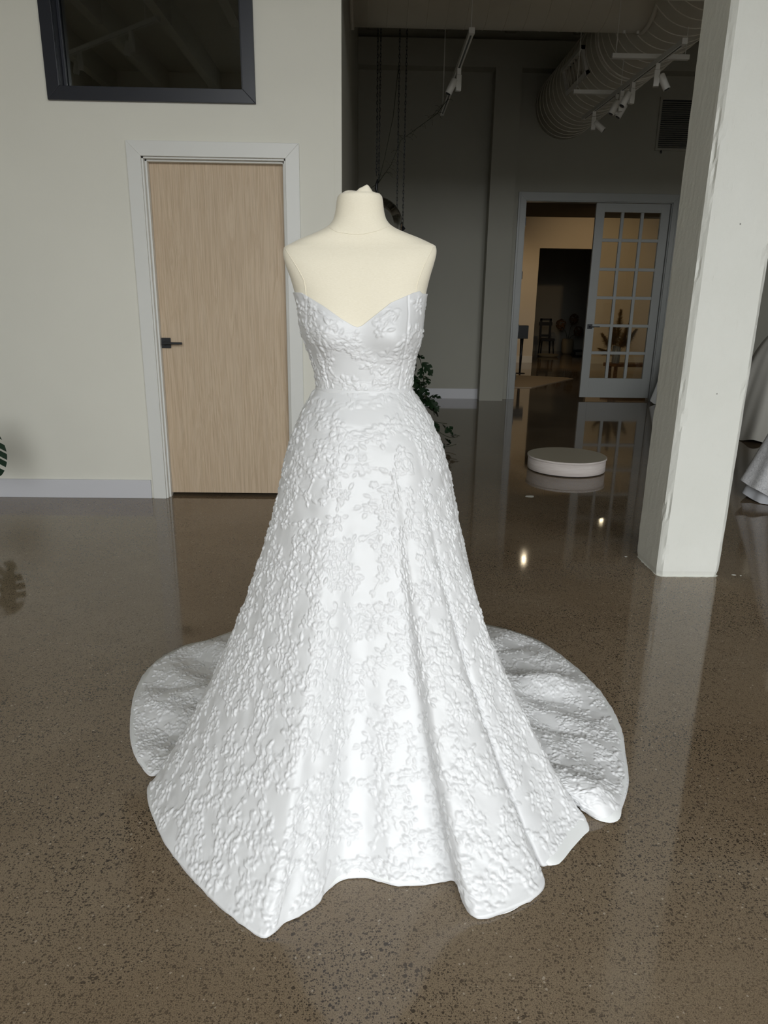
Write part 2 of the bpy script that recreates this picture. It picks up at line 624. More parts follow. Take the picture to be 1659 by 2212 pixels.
# frame (jamb) with its stop
j = MB()
j.box((-hw, 0.0, 0), (-hw + 0.022, T, DZ)); j.box((hw - 0.022, 0.0, 0), (hw, T, DZ)); j.box((-hw, 0.0, DZ - 0.022), (hw, T, DZ))
j.build('door_frame', M_TRIM, d1)
j = MB()
st = 0.034
j.box((-hw + 0.022, 0.03, 0), (-hw + st, 0.07, DZ - 0.022)); j.box((hw - st, 0.03, 0), (hw - 0.022, 0.07, DZ - 0.022))
j.box((-hw + 0.022, 0.03, DZ - st), (hw - 0.022, 0.07, DZ - 0.022))
j.build('door_stop', M_TRIM, d1, 0.002)
leaf = MB().box((-hw + 0.025, 0.073, 0.022), (hw - 0.025, 0.115, DZ - 0.025)).build('door_leaf', M_OAK, d1)
hz = 1.035
hxx = -1.345 - cx
h = empty('handle', (hxx, 0.073, hz))
h.parent = d1
MB().box((-0.033, -0.011, -0.033), (0.033, 0.0, 0.033)).build('rose', M_BLACK, h, 0.002)
lv = MB()
lv.tube([(0, -0.011, 0), (0, -0.05, 0)], 0.010, 12)
lv.box((-0.012, -0.056, -0.006), (0.118, -0.044, 0.008))
lv.build('lever', M_BLACK, h, 0.002)

# ---------------------------------------------------------------- interior window (window_1)
w1 = empty('window_1', ((WX0 + WX1) / 2, Y_PART, WZ0))
tag(w1, 'black-framed interior window above the wood door', kind='structure')
ww, wh = (WX1 - WX0) / 2, WZ1 - WZ0
fw_ = 0.062
iw = 0.012
def mit(poly, name): MB().prism(poly, -0.022, 0.0).build(name, M_BLACKF, w1, 0.002)
e, i_ = ww + fw_, ww - iw
mit([(-e, -fw_), (e, -fw_), (i_, iw), (-i_, iw)], 'frame_sill')
mit([(-e, wh + fw_), (-i_, wh - iw), (i_, wh - iw), (e, wh + fw_)], 'frame_head')
mit([(-e, -fw_), (-i_, iw), (-i_, wh - iw), (-e, wh + fw_)], 'frame_jamb')
mit([(e, -fw_), (e, wh + fw_), (i_, wh - iw), (i_, iw)], 'frame_jamb')
rv = MB()
rv.box((-ww, 0, 0), (-ww + 0.012, T, wh)); rv.box((ww - 0.012, 0, 0), (ww, T, wh)); rv.box((-ww, 0, 0), (ww, T, 0.012)); rv.box((-ww, 0, wh - 0.012), (ww, T, wh))
rv.build('reveal_lining', M_BLACKF, w1)
gb = MB()
for s in (-1, 1):
    gb.box((min(s * (ww - 0.012), s * (ww - 0.03)), 0.055, 0.012), (max(s * (ww - 0.012), s * (ww - 0.03)), 0.075, wh - 0.012))
gb.box((-ww + 0.03, 0.055, 0.012), (ww - 0.03, 0.075, 0.028)); gb.box((-ww + 0.03, 0.055, wh - 0.028), (ww - 0.03, 0.075, wh - 0.012))
gb.build('glazing_bead', M_BLACKF, w1, 0.002)
MB().box((-ww + 0.012, 0.08, 0.012), (ww - 0.012, 0.086, wh - 0.012)).build('pane', M_WINGLASS, w1)

# ---------------------------------------------------------------- glazed double door (door_2), one leaf shut
d2 = empty('door_2', ((OX0 + OX1) / 2, Y_BACK, 0))
tag(d2, 'white glazed double door, left half open and right half shut', kind='structure')
hw = (OX1 - OX0) / 2
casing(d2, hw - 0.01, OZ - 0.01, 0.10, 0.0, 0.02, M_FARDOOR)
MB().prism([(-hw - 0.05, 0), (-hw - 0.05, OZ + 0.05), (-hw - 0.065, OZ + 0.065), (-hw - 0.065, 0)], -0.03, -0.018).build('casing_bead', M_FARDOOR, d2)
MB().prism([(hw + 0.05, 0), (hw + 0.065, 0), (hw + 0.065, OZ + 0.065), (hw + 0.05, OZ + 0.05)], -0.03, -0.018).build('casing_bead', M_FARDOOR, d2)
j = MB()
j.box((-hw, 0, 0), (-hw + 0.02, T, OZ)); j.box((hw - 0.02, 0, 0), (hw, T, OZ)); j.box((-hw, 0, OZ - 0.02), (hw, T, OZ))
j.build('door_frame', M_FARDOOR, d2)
hinge0 = None
for z in (0.32, 0.98, 1.68, 2.36):
    if hinge0 is None:
        hinge0 = MB().box((-0.008, 0.02, -0.05), (0.008, 0.06, 0.05)).build('hinge', M_BLACK, d2)
        hinge0.location = (-hw + 0.026, 0, z)
    else:
        share(hinge0, 'hinge', d2, (-hw + 0.026, 0, z))


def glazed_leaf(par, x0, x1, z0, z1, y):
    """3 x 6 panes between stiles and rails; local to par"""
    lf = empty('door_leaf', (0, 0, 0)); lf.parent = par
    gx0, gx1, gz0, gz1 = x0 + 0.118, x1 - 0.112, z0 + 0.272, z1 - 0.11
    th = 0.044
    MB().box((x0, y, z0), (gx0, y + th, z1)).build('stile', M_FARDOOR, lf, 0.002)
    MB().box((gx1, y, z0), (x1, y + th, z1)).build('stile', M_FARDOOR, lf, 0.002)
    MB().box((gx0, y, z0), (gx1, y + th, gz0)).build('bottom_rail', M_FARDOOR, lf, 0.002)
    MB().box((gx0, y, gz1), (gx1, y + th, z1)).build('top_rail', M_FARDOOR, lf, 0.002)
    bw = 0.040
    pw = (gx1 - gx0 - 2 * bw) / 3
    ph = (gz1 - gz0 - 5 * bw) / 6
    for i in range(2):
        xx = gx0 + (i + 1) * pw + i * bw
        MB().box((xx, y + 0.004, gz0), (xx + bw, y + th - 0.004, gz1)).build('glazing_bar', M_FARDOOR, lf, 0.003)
    for k in range(5):
        zz = gz0 + (k + 1) * ph + k * bw
        for i in range(3):
            xa = gx0 + i * (pw + bw)
            MB().box((xa, y + 0.004, zz), (xa + pw, y + th - 0.004, zz + bw)).build('glazing_bar', M_FARDOOR, lf, 0.003)
    p0 = None
    for i in range(3):
        for k in range(6):
            xa = gx0 + i * (pw + bw); za = gz0 + k * (ph + bw)
            if p0 is None:
                p0 = MB().box((0, 0, 0), (pw, 0.004, ph)).build('pane', M_PANE, lf)
                p0.location = (xa, y + 0.02, za)
            else:
                share(p0, 'pane', lf, (xa, y + 0.02, za))
    return lf


oxc = (OX0 + OX1) / 2
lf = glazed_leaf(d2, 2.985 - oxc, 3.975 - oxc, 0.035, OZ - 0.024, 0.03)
h = MB()
h.box((-0.033, -0.012, -0.033), (0.033, 0, 0.033)); h.box((-0.01, -0.055, -0.007), (0.125, -0.043, 0.007)); h.box((-0.008, -0.05, -0.008), (0.008, -0.01, 0.008))
h = h.build('lever_handle', M_BLACK, lf, 0.002)
h.location = (3.042 - oxc, 0.03, 1.015)
# the open left leaf swung back into the lit room
lo_ = empty('open_leaf', (OX0 + 0.03 - oxc, 0.14, 0), math.radians(97)); lo_.parent = d2
g = MB(); W2 = 0.96
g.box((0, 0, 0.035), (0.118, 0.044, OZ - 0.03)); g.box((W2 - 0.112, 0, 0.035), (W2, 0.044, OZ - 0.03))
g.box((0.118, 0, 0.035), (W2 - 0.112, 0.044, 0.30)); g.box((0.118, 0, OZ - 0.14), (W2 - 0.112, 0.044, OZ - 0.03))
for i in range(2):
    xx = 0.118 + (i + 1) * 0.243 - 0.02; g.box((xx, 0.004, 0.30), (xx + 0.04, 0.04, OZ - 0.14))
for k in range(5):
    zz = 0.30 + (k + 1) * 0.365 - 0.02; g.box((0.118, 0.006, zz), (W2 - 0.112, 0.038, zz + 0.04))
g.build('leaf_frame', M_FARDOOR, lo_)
MB().box((0.118, 0.02, 0.3), (W2 - 0.112, 0.024, OZ - 0.14)).build('leaf_glass', M_PANE, lo_)

# ---------------------------------------------------------------- lit room behind and the dim store room beyond
Z2 = 3.12
c2 = MB().box((X_RET, Y_BACK + 0.14, Z2), (X_R, Y_ROOM3, Z2 + 0.1)).build('ceiling_rear', M_DARKCEIL)
tag(c2, 'dark brown ceiling of the lit rear room', kind='structure')
w = MB()
QX0, QX1, QZ = 3.70, 5.02, 2.48
w.box((X_RET, Y_ROOM2, 0), (QX0, Y_ROOM2 + 0.15, Z2)); w.box((QX0, Y_ROOM2, QZ), (QX1, Y_ROOM2 + 0.15, Z2)); w.box((QX1, Y_ROOM2, 0), (X_R, Y_ROOM2 + 0.15, Z2))
w = w.build('wall_rear', M_ROOM2)
tag(w, 'warmly lit tan wall of the rear room', kind='structure')
w = MB().box((X_L, Y_ROOM3, 0), (X_R, Y_ROOM3 + 0.15, Z_CEIL)).build('wall_store', M_DARKROOM)
tag(w, 'dim end wall of the store room', kind='structure')
w = MB().box((X_RET - 0.15, Y_BACK + 0.14, 0), (X_RET, Y_ROOM3, Z2)).build('wall_rear_left', M_ROOM2)
tag(w, 'side wall of the rear room', kind='structure')
w = MB().box((QX1, Y_ROOM2 - 0.016, 0), (X_R, Y_ROOM2, 0.15)).build('baseboard_rear', M_TRIM)
tag(w, 'white baseboard of the rear room', kind='structure')
w = MB().box((X_RET, Y_ROOM2 - 0.016, 0), (QX0, Y_ROOM2, 0.15)).build('baseboard_rear_left', M_TRIM)
tag(w, 'white baseboard left of the dark opening', kind='structure')

M_LAMP = emis('warm_lamp_glow', (1.0, 0.78, 0.48), 40)
M_LAMP2 = emis('warm_spot_glow', (1.0, 0.82, 0.56), 120)


def ceiling_spot(x, y, z, power, target, label, size=75, lens=M_LAMP):
    e = empty('ceiling_spotlight', (x, y, z))
    tag(e, label, 'spotlight')
    MB().lathe([(0.0, 0), (0.045, 0), (0.045, -0.02), (0.0, -0.02)], 20).build('canopy', M_BLACK, e)
    MB().tube([(0, 0, -0.02), (0, 0, -0.09)], 0.006).build('stem', M_BLACK, e)
    MB().lathe([(0.0, -0.07), (0.035, -0.08), (0.04, -0.19), (0.036, -0.19), (0.034, -0.185)], 20).build('shade', M_BLACK, e)
    MB().lathe([(0.0, -0.185), (0.034, -0.185)], 20).build('lens', lens, e)
    ld = bpy.data.lights.new('spot_beam', 'SPOT')
    ld.energy = power; ld.color = (1.0, 0.70, 0.38); ld.spot_size = math.radians(size); ld.spot_blend = 0.8
    ld.shadow_soft_size = 0.05
    lo = bpy.data.objects.new('spot_beam', ld)
    COL.objects.link(lo); lo.parent = e
    lo.location = (0, 0, -0.2)
    d = Vector(target) - Vector((x, y, z - 0.2))
    lo.rotation_euler = d.to_track_quat('-Z', 'Y').to_euler()


ceiling_spot(2.35, 15.0, Z2, 17, (2.6, 16.6, 1.2), 'small black ceiling spotlight above the left tan wall', 100)
ceiling_spot(4.77, 13.9, Z2, 50, (5.0, 16.6, 1.3), 'small black ceiling spotlight in front of the dark opening', 115, M_LAMP2)
ceiling_spot(2.67, 11.5, Z2, 10, (3.3, 12.6, 0.0), 'small black ceiling spotlight just inside the glazed door', 100, M_LAMP2)


# ================================================================== concrete column
def make_column():
    e = empty('column', (1.617, 3.487, 0))
    tag(e, 'rough white-painted concrete column on the polished floor', 'column')
    hw_, ch, H = 0.160, 0.024, Z_CEIL - 0.001
    # perimeter points, chamfered square
    c = [(-hw_ + ch, -hw_), (hw_ - ch, -hw_), (hw_, -hw_ + ch), (hw_, hw_ - ch), (hw_ - ch, hw_), (-hw_ + ch, hw_), (-hw_, hw_ - ch), (-hw_, -hw_ + ch)]
    per = []
    for i in range(8):
        a, b = np.array(c[i]), np.array(c[(i + 1) % 8])
        n = 14 if i % 2 == 0 else 3
        for k in range(n):
            per.append((a + (b - a) * k / n, min(k, n - k) if i % 2 == 0 else 0))
    zz = np.concatenate([[0, 0.004, 0.012, 0.03], np.linspace(0.06, H, 170)])
    P = np.zeros((len(zz), len(per), 3))
    rs = np.random.default_rng(5)
    # smooth random fields along each arris
    nz = len(zz)
    for k, (p, ed) in enumerate(per):
        d = p / np.linalg.norm(p)
        amp = 0.0009 if ed <= 1 else 0.0005
        r = rs.normal(size=nz)
        r = np.convolve(r, np.ones(3) / 3, 'same') * amp
        if ed == 0:
            hits = rs.random(nz) < 0.03
            r = r - np.convolve(hits * rs.uniform(0.003, 0.008, nz), [0.5, 1, 0.6], 'same')
        foot = np.clip(1 - zz / 0.05, 0, 1) ** 2 * -0.010
        P[:, k, 0] = p[0] + d[0] * (r + foot)
        P[:, k, 1] = p[1] + d[1] * (r + foot)
        P[:, k, 2] = zz
    o = grid_mesh('shaft', P, M_COLUMN, e, closed_u=True)
    o.data.polygons.foreach_set('use_smooth', np.zeros(len(o.data.polygons), dtype=bool))
    # paint skirt spilled on the floor round the foot
    sk = MB()
    pts = []
    n = 60
    for k in range(n):
        a = 2 * math.pi * k / n
        s = max(abs(math.cos(a)), abs(math.sin(a)))
        r = (hw_ / s if s > 0 else hw_) * 0.985
        r = min(r, hw_ * 1.30) + random.uniform(-0.002, 0.006)
        pts.append((r * math.cos(a), r * math.sin(a)))
    sk.prism(pts, 0.0002, 0.0016, 'z')
    sk.build('paint_edge', M_COLUMN, e)
    return e


make_column()
# small paint drips on the floor beside it
for (x, y, r) in ((1.865, 3.36, 0.010), (1.895, 3.35, 0.005), (1.40, 3.62, 0.009), (1.14, 4.86, 0.035)):
    m = MB(); n = 14; pp = []
    for k in range(n):
        a = 2 * math.pi * k / n
        rr = r * random.uniform(0.7, 1.15)
        pp.append((x + rr * math.cos(a), y + rr * 0.75 * math.sin(a)))
    m.prism(pp, 0.0002, 0.0014, 'z')
    o = m.build('paint_spot', M_COLUMN)
    nm = {0.010: 'larger pale paint spot on the floor right of the column foot', 0.005: 'tiny pale paint spot at the far right of the column foot',
          0.009: 'pale paint spot on the floor left of the column foot', 0.035: 'pale round patch on the dark floor left of the podium'}[r]
    tag(o, nm, 'paint spot')

# ================================================================== dress form
AX, AY = -0.030, 1.95
# z, half width, front depth, back depth, x centre, y shift, exponent
SEC = np.array([
    [0.780, 0.165, 0.105, 0.120, -0.018, 0.00, 2.2],
    [0.900, 0.170, 0.110, 0.125, -0.018, 0.00, 2.2],
    [1.000, 0.150, 0.105, 0.105, -0.018, 0.00, 2.2],
    [1.092, 0.125, 0.095, 0.085, -0.018, 0.00, 2.15],
    [1.170, 0.136, 0.100, 0.092, -0.021, 0.00, 2.15],
    [1.240, 0.157, 0.108, 0.102, -0.025, 0.00, 2.2],
    [1.300, 0.163, 0.104, 0.106, -0.027, 0.00, 2.4],
    [1.345, 0.173, 0.097, 0.104, -0.029, 0.00, 2.6],
    [1.380, 0.182, 0.088, 0.098, -0.030, 0.00, 2.8],
    [1.410, 0.192, 0.078, 0.090, -0.031, 0.00, 2.8],
    [1.440, 0.198, 0.066, 0.078, -0.031, 0.004, 2.6],
    [1.452, 0.196, 0.060, 0.073, -0.031, 0.006, 2.4],
    [1.462, 0.178, 0.057, 0.070, -0.031, 0.008, 2.3],
    [1.474, 0.152, 0.056, 0.068, -0.032, 0.010, 2.2],
    [1.486, 0.120, 0.056, 0.066, -0.032, 0.011, 2.1],
    [1.498, 0.092, 0.056, 0.064, -0.032, 0.012, 2.0],
    [1.508, 0.077, 0.056, 0.062, -0.032, 0.012, 2.0],
    [1.522, 0.067, 0.055, 0.060, -0.032, 0.012, 2.0],
    [1.543, 0.0615, 0.054, 0.058, -0.032, 0.010, 2.0],
    [1.562, 0.0590, 0.053, 0.057, -0.032, 0.008, 2.0],
    [1.572, 0.0565, 0.051, 0.055, -0.032, 0.007, 2.0],
    [1.578, 0.0510, 0.046, 0.050, -0.032, 0.006, 2.0]])


def smooth_interp(x, xp, fp):
    """monotone-ish cubic (Catmull-Rom on nonuniform knots)"""
    xp = np.asarray(xp, float); fp = np.asarray(fp, float)
    d = np.zeros_like(fp)
    sl = np.diff(fp) / np.diff(xp)
    d[1:-1] = np.where(sl[:-1] * sl[1:] > 0, 2 * sl[:-1] * sl[1:] / (sl[:-1] + sl[1:] + 1e-12), 0)
    d[0] = sl[0]; d[-1] = sl[-1]
    i = np.clip(np.searchsorted(xp, x) - 1, 0, len(xp) - 2)
    h = xp[i + 1] - xp[i]
    t = np.clip((x - xp[i]) / h, 0, 1)
    return (fp[i] * (2 * t**3 - 3 * t**2 + 1) + h * d[i] * (t**3 - 2 * t**2 + t) + fp[i + 1] * (-2 * t**3 + 3 * t**2) + h * d[i + 1] * (t**3 - t**2))


def torso(th, z, off=0.0):
    """surface of the form; th=-90deg is the front"""
    th, z = np.broadcast_arrays(np.asarray(th, float), np.asarray(z, float))
    q = [smooth_interp(z, SEC[:, 0], SEC[:, k]) for k in range(1, 7)]
    w_, df, db, xc, ys, ex = q
    c, s = np.cos(th), np.sin(th)
    dep = np.where(s < 0, df, db)
    rx = np.sign(c) * np.abs(c) ** (2 / ex)
    ry = np.sign(s) * np.abs(s) ** (2 / ex)
    x = xc + (w_ + off) * rx
    y = AY + ys + (dep + off) * ry
    # bust
    for bx in (-0.086, 0.086):
        g = np.exp(-(((x - xc - bx) / 0.062) ** 2) - ((z - 1.232) / np.where(z > 1.232, 0.070, 0.050)) ** 2)
        y = y - np.where(s < 0, 0.036 * g, 0)
    zz = z + 0.022 * (x - xc) * np.clip((z - 1.25) / 0.2, 0, 1)
    return np.stack([x, y, zz], -1)


form = empty('dress_form', (0, 0, 0))
tag(form, 'cream jersey dress form torso with neck, wearing the white gown', 'mannequin')
zs = np.concatenate([np.linspace(0.78, 1.40, 60), np.linspace(1.404, 1.578, 70)])
ths = np.linspace(0, 2 * np.pi, 144, endpoint=False)
P = torso(ths[None, :], zs[:, None])
top = P[-1].mean(0)
capr = [top + (P[-1] - top) * k + np.array([0, 0, (1 - k) * 0.004]) for k in (0.8, 0.5, 0.2, 0.01)]
P = np.concatenate([P, np.stack(capr)], 0)
grid_mesh('torso', P, M_JERSEY, form, closed_u=True)


def on_front(x, z):
    th = np.linspace(-np.pi, 0, 900)
    p = torso(th, np.full_like(th, z))
    k = np.argmin(np.abs(p[:, 0] - x))
    return p[k]


def seam(pts, name, r=0.0011):
    q = []
    pts = np.array(pts)
    t = np.linspace(0, 1, len(pts)); tt = np.linspace(0, 1, 40)
    xx = smooth_interp(tt, t, pts[:, 0]); zz2 = smooth_interp(tt, t, pts[:, 1])
    for a, b in zip(xx, zz2):
        p = on_front(a, b)
        q.append((p[0], p[1] - 0.0003, p[2]))
    MB().tube(q, r, 6).build(name, M_JERSEY, form)


seam([(-0.220, 1.446), (-0.2043, 1.424), (-0.1823, 1.390), (-0.1688, 1.361), (-0.1652, 1.325)], 'armhole_seam')
seam([(0.157, 1.448), (0.1445, 1.4266), (0.1257, 1.3886), (0.1142, 1.3537), (0.1105, 1.325)], 'armhole_seam')
seam([(-0.1077, 1.497), (-0.086, 1.485), (-0.0355, 1.479), (0.0082, 1.4858), (0.0424, 1.499)], 'neck_seam', 0.0008)
# gathered jersey on top of the neck
nr, na = 14, 72
Pc = np.zeros((nr, na, 3))
for i in range(nr):
    r = 0.052 * (1 - i / (nr - 1)) + 0.0005
    for k in range(na):
        a = 2 * math.pi * k / na
        on = min(1, i / 2)
        fold = on * (0.0028 * math.sin(7 * a + 1.3) * (i / nr) + 0.0028 * math.sin(11 * a) * math.sin(math.pi * i / nr))
        peak = on * 0.016 * math.exp(-((a - 5.1) / 0.35) ** 2) * math.exp(-((i - 3) / 3.0) ** 2)
        Pc[i, k] = (-0.032 + r * 1.0 * math.cos(a), AY + 0.006 + r * 0.9 * math.sin(a), 1.5755 + 0.006 * math.sin(min(1, i / 5) * math.pi / 2) + fold + peak)
grid_mesh('neck_cap', Pc, M_JERSEY, form, closed_u=True)
# the stand under the skirt
st = MB().tube([(AX, AY, 0.03), (AX, AY, 0.80)], 0.018, 16)
st.build('stand_pole', M_BLACK, form)
MB().lathe([(0.0, 0.0), (0.17, 0.0), (0.17, 0.012), (0.03, 0.03), (0.0, 0.03)], 40, (AX, AY, 0)).build('stand_base', M_BLACK, form)

# ================================================================== embossed brocade relief (height tile)
TILE, TN = 0.64, 640


def make_tile():
    Hh = np.zeros((TN, TN))
    px = TILE / TN
    rs = np.random.default_rng(21)

    def stamp(cx, cy, lx, ly, ang, hgt, prof='dome', tip=0.0):
        R = max(lx, ly) * 1.15
        n = int(R / px) + 2
        ix, iy = int(cx / px), int(cy / px)
        gy, gx = np.mgrid[-n:n + 1, -n:n + 1] * px
        gx = gx + ix * px - cx; gy = gy + iy * px - cy
        u = (gx * math.cos(ang) + gy * math.sin(ang)) / lx
        v = (-gx * math.sin(ang) + gy * math.cos(ang)) / ly
        wv = 1 - tip * np.clip(u, -1, 1) ** 2
        d2 = u ** 2 + (v / np.maximum(wv, 0.15)) ** 2
        h = np.where(d2 < 1, np.sqrt(np.clip(1 - d2, 0, 1)), 0)
        if prof == 'leaf':
            h = h * (0.55 + 0.45 * np.minimum(1, np.abs(v) / 0.28))
        if prof == 'petal':
            h = h * (0.62 + 0.38 * np.minimum(1, np.abs(v) / 0.35))
        h = h * hgt
        yy = (np.arange(iy - n, iy + n + 1)) % TN
        xx = (np.arange(ix - n, ix + n + 1)) % TN
        sub = Hh[np.ix_(yy, xx)]
        # where shapes overlap keep a crease between them
        Hh[np.ix_(yy, xx)] = np.where(h > sub, h, sub) - 0.45 * np.minimum(h, sub)

    def flower(cx, cy, R, a0, n=5):
        for k in range(n):
            a = a0 + 2 * math.pi * k / n + rs.normal() * 0.12
            l = R * rs.uniform(0.42, 0.52)
            stamp(cx + math.cos(a) * R * 0.56, cy + math.sin(a) * R * 0.56, l, l * rs.uniform(0.62, 0.8), a, rs.uniform(0.8, 1.1), 'petal')
        stamp(cx, cy, R * 0.2, R * 0.2, 0, 0.9)

    def leafs(cx, cy, a, L):
        stamp(cx + math.cos(a) * L * 0.5, cy + math.sin(a) * L * 0.5, L * 0.5, L * rs.uniform(0.17, 0.25), a, rs.uniform(0.8, 1.1), 'leaf', 0.75)

    def stem(cx, cy, a, L):
        n = int(L / 0.004)
        c = rs.normal() * 0.06
        for k in range(n):
            stamp(cx, cy, 0.0042, 0.0026, a, 0.55)
            cx += math.cos(a) * 0.004; cy += math.sin(a) * 0.004; a += c
        return cx, cy, a

    # sprays: a stem with blossoms and leaves, on a jittered layout with bare ground between
    cells = 10
    for i in range(cells):
        for j in range(cells):
            if rs.random() < 0.05: continue
            cx = (i + 0.5 * (j % 2) + 0.5 + rs.normal() * 0.16) * TILE / cells
            cy = (j + 0.5 + rs.normal() * 0.16) * TILE / cells
            a = rs.uniform(0, 2 * math.pi)
            flower(cx, cy, rs.uniform(0.013, 0.020), a, rs.choice([5, 5, 6]))
            for _ in range(rs.integers(2, 4)):
                b = rs.uniform(0, 2 * math.pi)
                x2, y2, b2 = stem(cx + math.cos(b) * 0.017, cy + math.sin(b) * 0.017, b, rs.uniform(0.010, 0.028))
                if rs.random() < 0.55:
                    flower(x2 + math.cos(b2) * 0.012, y2 + math.sin(b2) * 0.012, rs.uniform(0.009, 0.013), b2)
                for _k in range(rs.integers(1, 4)):
                    leafs(x2, y2, b2 + rs.normal() * 0.9, rs.uniform(0.016, 0.028))
            for _ in range(rs.integers(2, 5)):
                b = rs.uniform(0, 2 * math.pi)
                leafs(cx + math.cos(b) * 0.015, cy + math.sin(b) * 0.015, b, rs.uniform(0.016, 0.026))
    # puckering: the cloth between motifs is drawn in softly
    f = np.fft.fft2(Hh)
    kx = np.fft.fftfreq(TN, px)[None, :]; ky = np.fft.fftfreq(TN, px)[:, None]
    k2 = kx ** 2 + ky ** 2
    def blur(s): return np.real(np.fft.ifft2(f * np.exp(-2 * (math.pi * s) ** 2 * k2)))
    wide = blur(0.009)
    sharp = blur(0.0009)
    noise = np.real(np.fft.ifft2(np.fft.fft2(rs.normal(size=(TN, TN))) * np.exp(-2 * (math.pi * 0.0035) ** 2 * k2)))
    noise /= noise.std()
    noise2 = np.real(np.fft.ifft2(np.fft.fft2(rs.normal(size=(TN, TN))) * np.exp(-2 * (math.pi * 0.012) ** 2 * k2)))
    noise2 /= noise2.std()
    cover = np.clip(wide * 2.4, 0, 1)
    an = np.real(np.fft.ifft2(np.fft.fft2(rs.normal(size=(TN, TN))) * np.exp(-2 * math.pi ** 2 * ((0.0066 * kx) ** 2 + (0.0027 * ky) ** 2))))
    an /= an.std()
    puck = np.clip(1.0 - np.abs(an) * 1.3, 0, 1)            # sharp crease lines
    cover = np.clip(blur(0.012) * 3.2 - 0.15, 0, 1)
    out = sharp * 1.0 - 0.55 * wide + cover * (0.16 * noise - 0.42 * puck + 0.2) + 0.14 * noise2
    return out


HT = make_tile()


def relief(u, v):
    """bilinear tile lookup, metres in, unit height out"""
    x = (u / TILE * TN) % TN; y = (v / TILE * TN) % TN
    x0 = np.floor(x).astype(int); y0 = np.floor(y).astype(int)
    fx = x - x0; fy = y - y0
    x0 %= TN; y0 %= TN
    x1 = (x0 + 1) % TN; y1 = (y0 + 1) % TN
    return (HT[y0, x0] * (1 - fx) * (1 - fy) + HT[y0, x1] * fx * (1 - fy) + HT[y1, x0] * (1 - fx) * fy + HT[y1, x1] * fx * fy)


def normals(P, closed=False):
    if closed:
        du = np.roll(P, -1, 1) - np.roll(P, 1, 1)
    else:
        du = np.gradient(P, axis=1)
    dv = np.gradient(P, axis=0)
    n = np.cross(du, dv)
    return n / (np.linalg.norm(n, axis=-1, keepdims=True) + 1e-12)


gown = empty('wedding_gown', (0, 0, 0))
tag(gown, 'white strapless brocade wedding gown with full skirt and train', 'dress')

# ---------------------------------------------------------------- bodice
NB = 620
thb = np.linspace(0, 2 * np.pi, NB, endpoint=False)
ZW = 1.090
# neckline height over x for the front, then round to a lower back
nx = np.array([-0.1936, -0.178, -0.1606, -0.1192, -0.0728, -0.046, -0.0342, -0.022, -0.0026, 0.0494, 0.0909, 0.1082, 0.122, 0.1304])
nz = np.array([1.338, 1.337, 1.327, 1.3042, 1.2734, 1.2585, 1.2545, 1.259, 1.2743, 1.3143, 1.3316, 1.3385, 1.342, 1.336])
ztop = np.full(NB, 1.25)
for it in range(4):
    p = torso(thb, ztop, 0.005)
    front = np.sin(thb) <= 0.08
    zf = np.interp(p[:, 0], nx, nz)
    bk = 1.338 - 0.13 * np.clip(np.sin(thb), 0, 1) ** 0.7
    ztop = np.where(front, zf, bk)
rows = 150
tv = np.linspace(0, 1, rows)[:, None]
Zb = ZW + (ztop[None, :] - ZW) * tv
Pb = torso(thb[None, :], Zb, 0.005)
Nb = -normals(Pb, True)
# make sure normals point outwards
cen = np.array([AX, AY, 0])
sgn = np.sign(((Pb - cen) * Nb)[..., :2].sum(-1, keepdims=True).mean())
Nb = Nb * sgn
arc = np.cumsum(np.linalg.norm(np.diff(Pb[60], axis=0, append=Pb[60][:1]), axis=1))
hb = relief(arc[None, :] * np.ones_like(Zb) + 0.05, Zb * 1.0 + 0.33)
edge = np.clip((1 - tv) * 14, 0, 1) * np.clip(tv * 20, 0, 1)
disp = 0.0036 * hb * edge
# seams: princess lines and the cup edges
def seam_line(pts, depth=0.0022, wd=0.0022):
    global disp
    pts = np.array(pts)
    xl = np.interp(Pb[..., 2], pts[:, 1], pts[:, 0])
    fr = Pb[..., 1] < AY
    d = np.where(fr, np.abs(Pb[..., 0] - xl), 9)
    disp = disp - depth * np.exp(-(d / wd) ** 2)
seam_line([(-0.108, 1.09), (-0.112, 1.11), (-0.1218, 1.170), (-0.150, 1.225), (-0.1656, 1.272), (-0.1612, 1.33)])
seam_line([(0.072, 1.09), (0.0741, 1.107), (0.084, 1.18), (0.0916, 1.244), (0.094, 1.29), (0.092, 1.33)])
Pb2 = Pb + Nb * disp[..., None]
# turned top edge
inner = torso(thb, ztop + 0.0005, 0.0015)
Pb2 = np.concatenate([Pb2, (Pb2[-1] + np.array([0, 0, 0.0012]))[None], inner[None]], 0)
grid_mesh('bodice', Pb2, M_SATIN, gown, closed_u=True)
# waist seam tape
zt = np.linspace(1.083, 1.097, 6)
Pw = torso(thb[None, ::4], np.clip(zt, 1.084, 1.2)[:, None], 0.0075)
Pw[:, :, 2] = zt[:, None]
Pw[0] = torso(thb[::4], np.full(len(thb[::4]), 1.084), 0.004); Pw[-1] = torso(thb[::4], np.full(len(thb[::4]), 1.098), 0.004)
grid_mesh('waist_seam', Pw, M_SATIN, gown, closed_u=True)

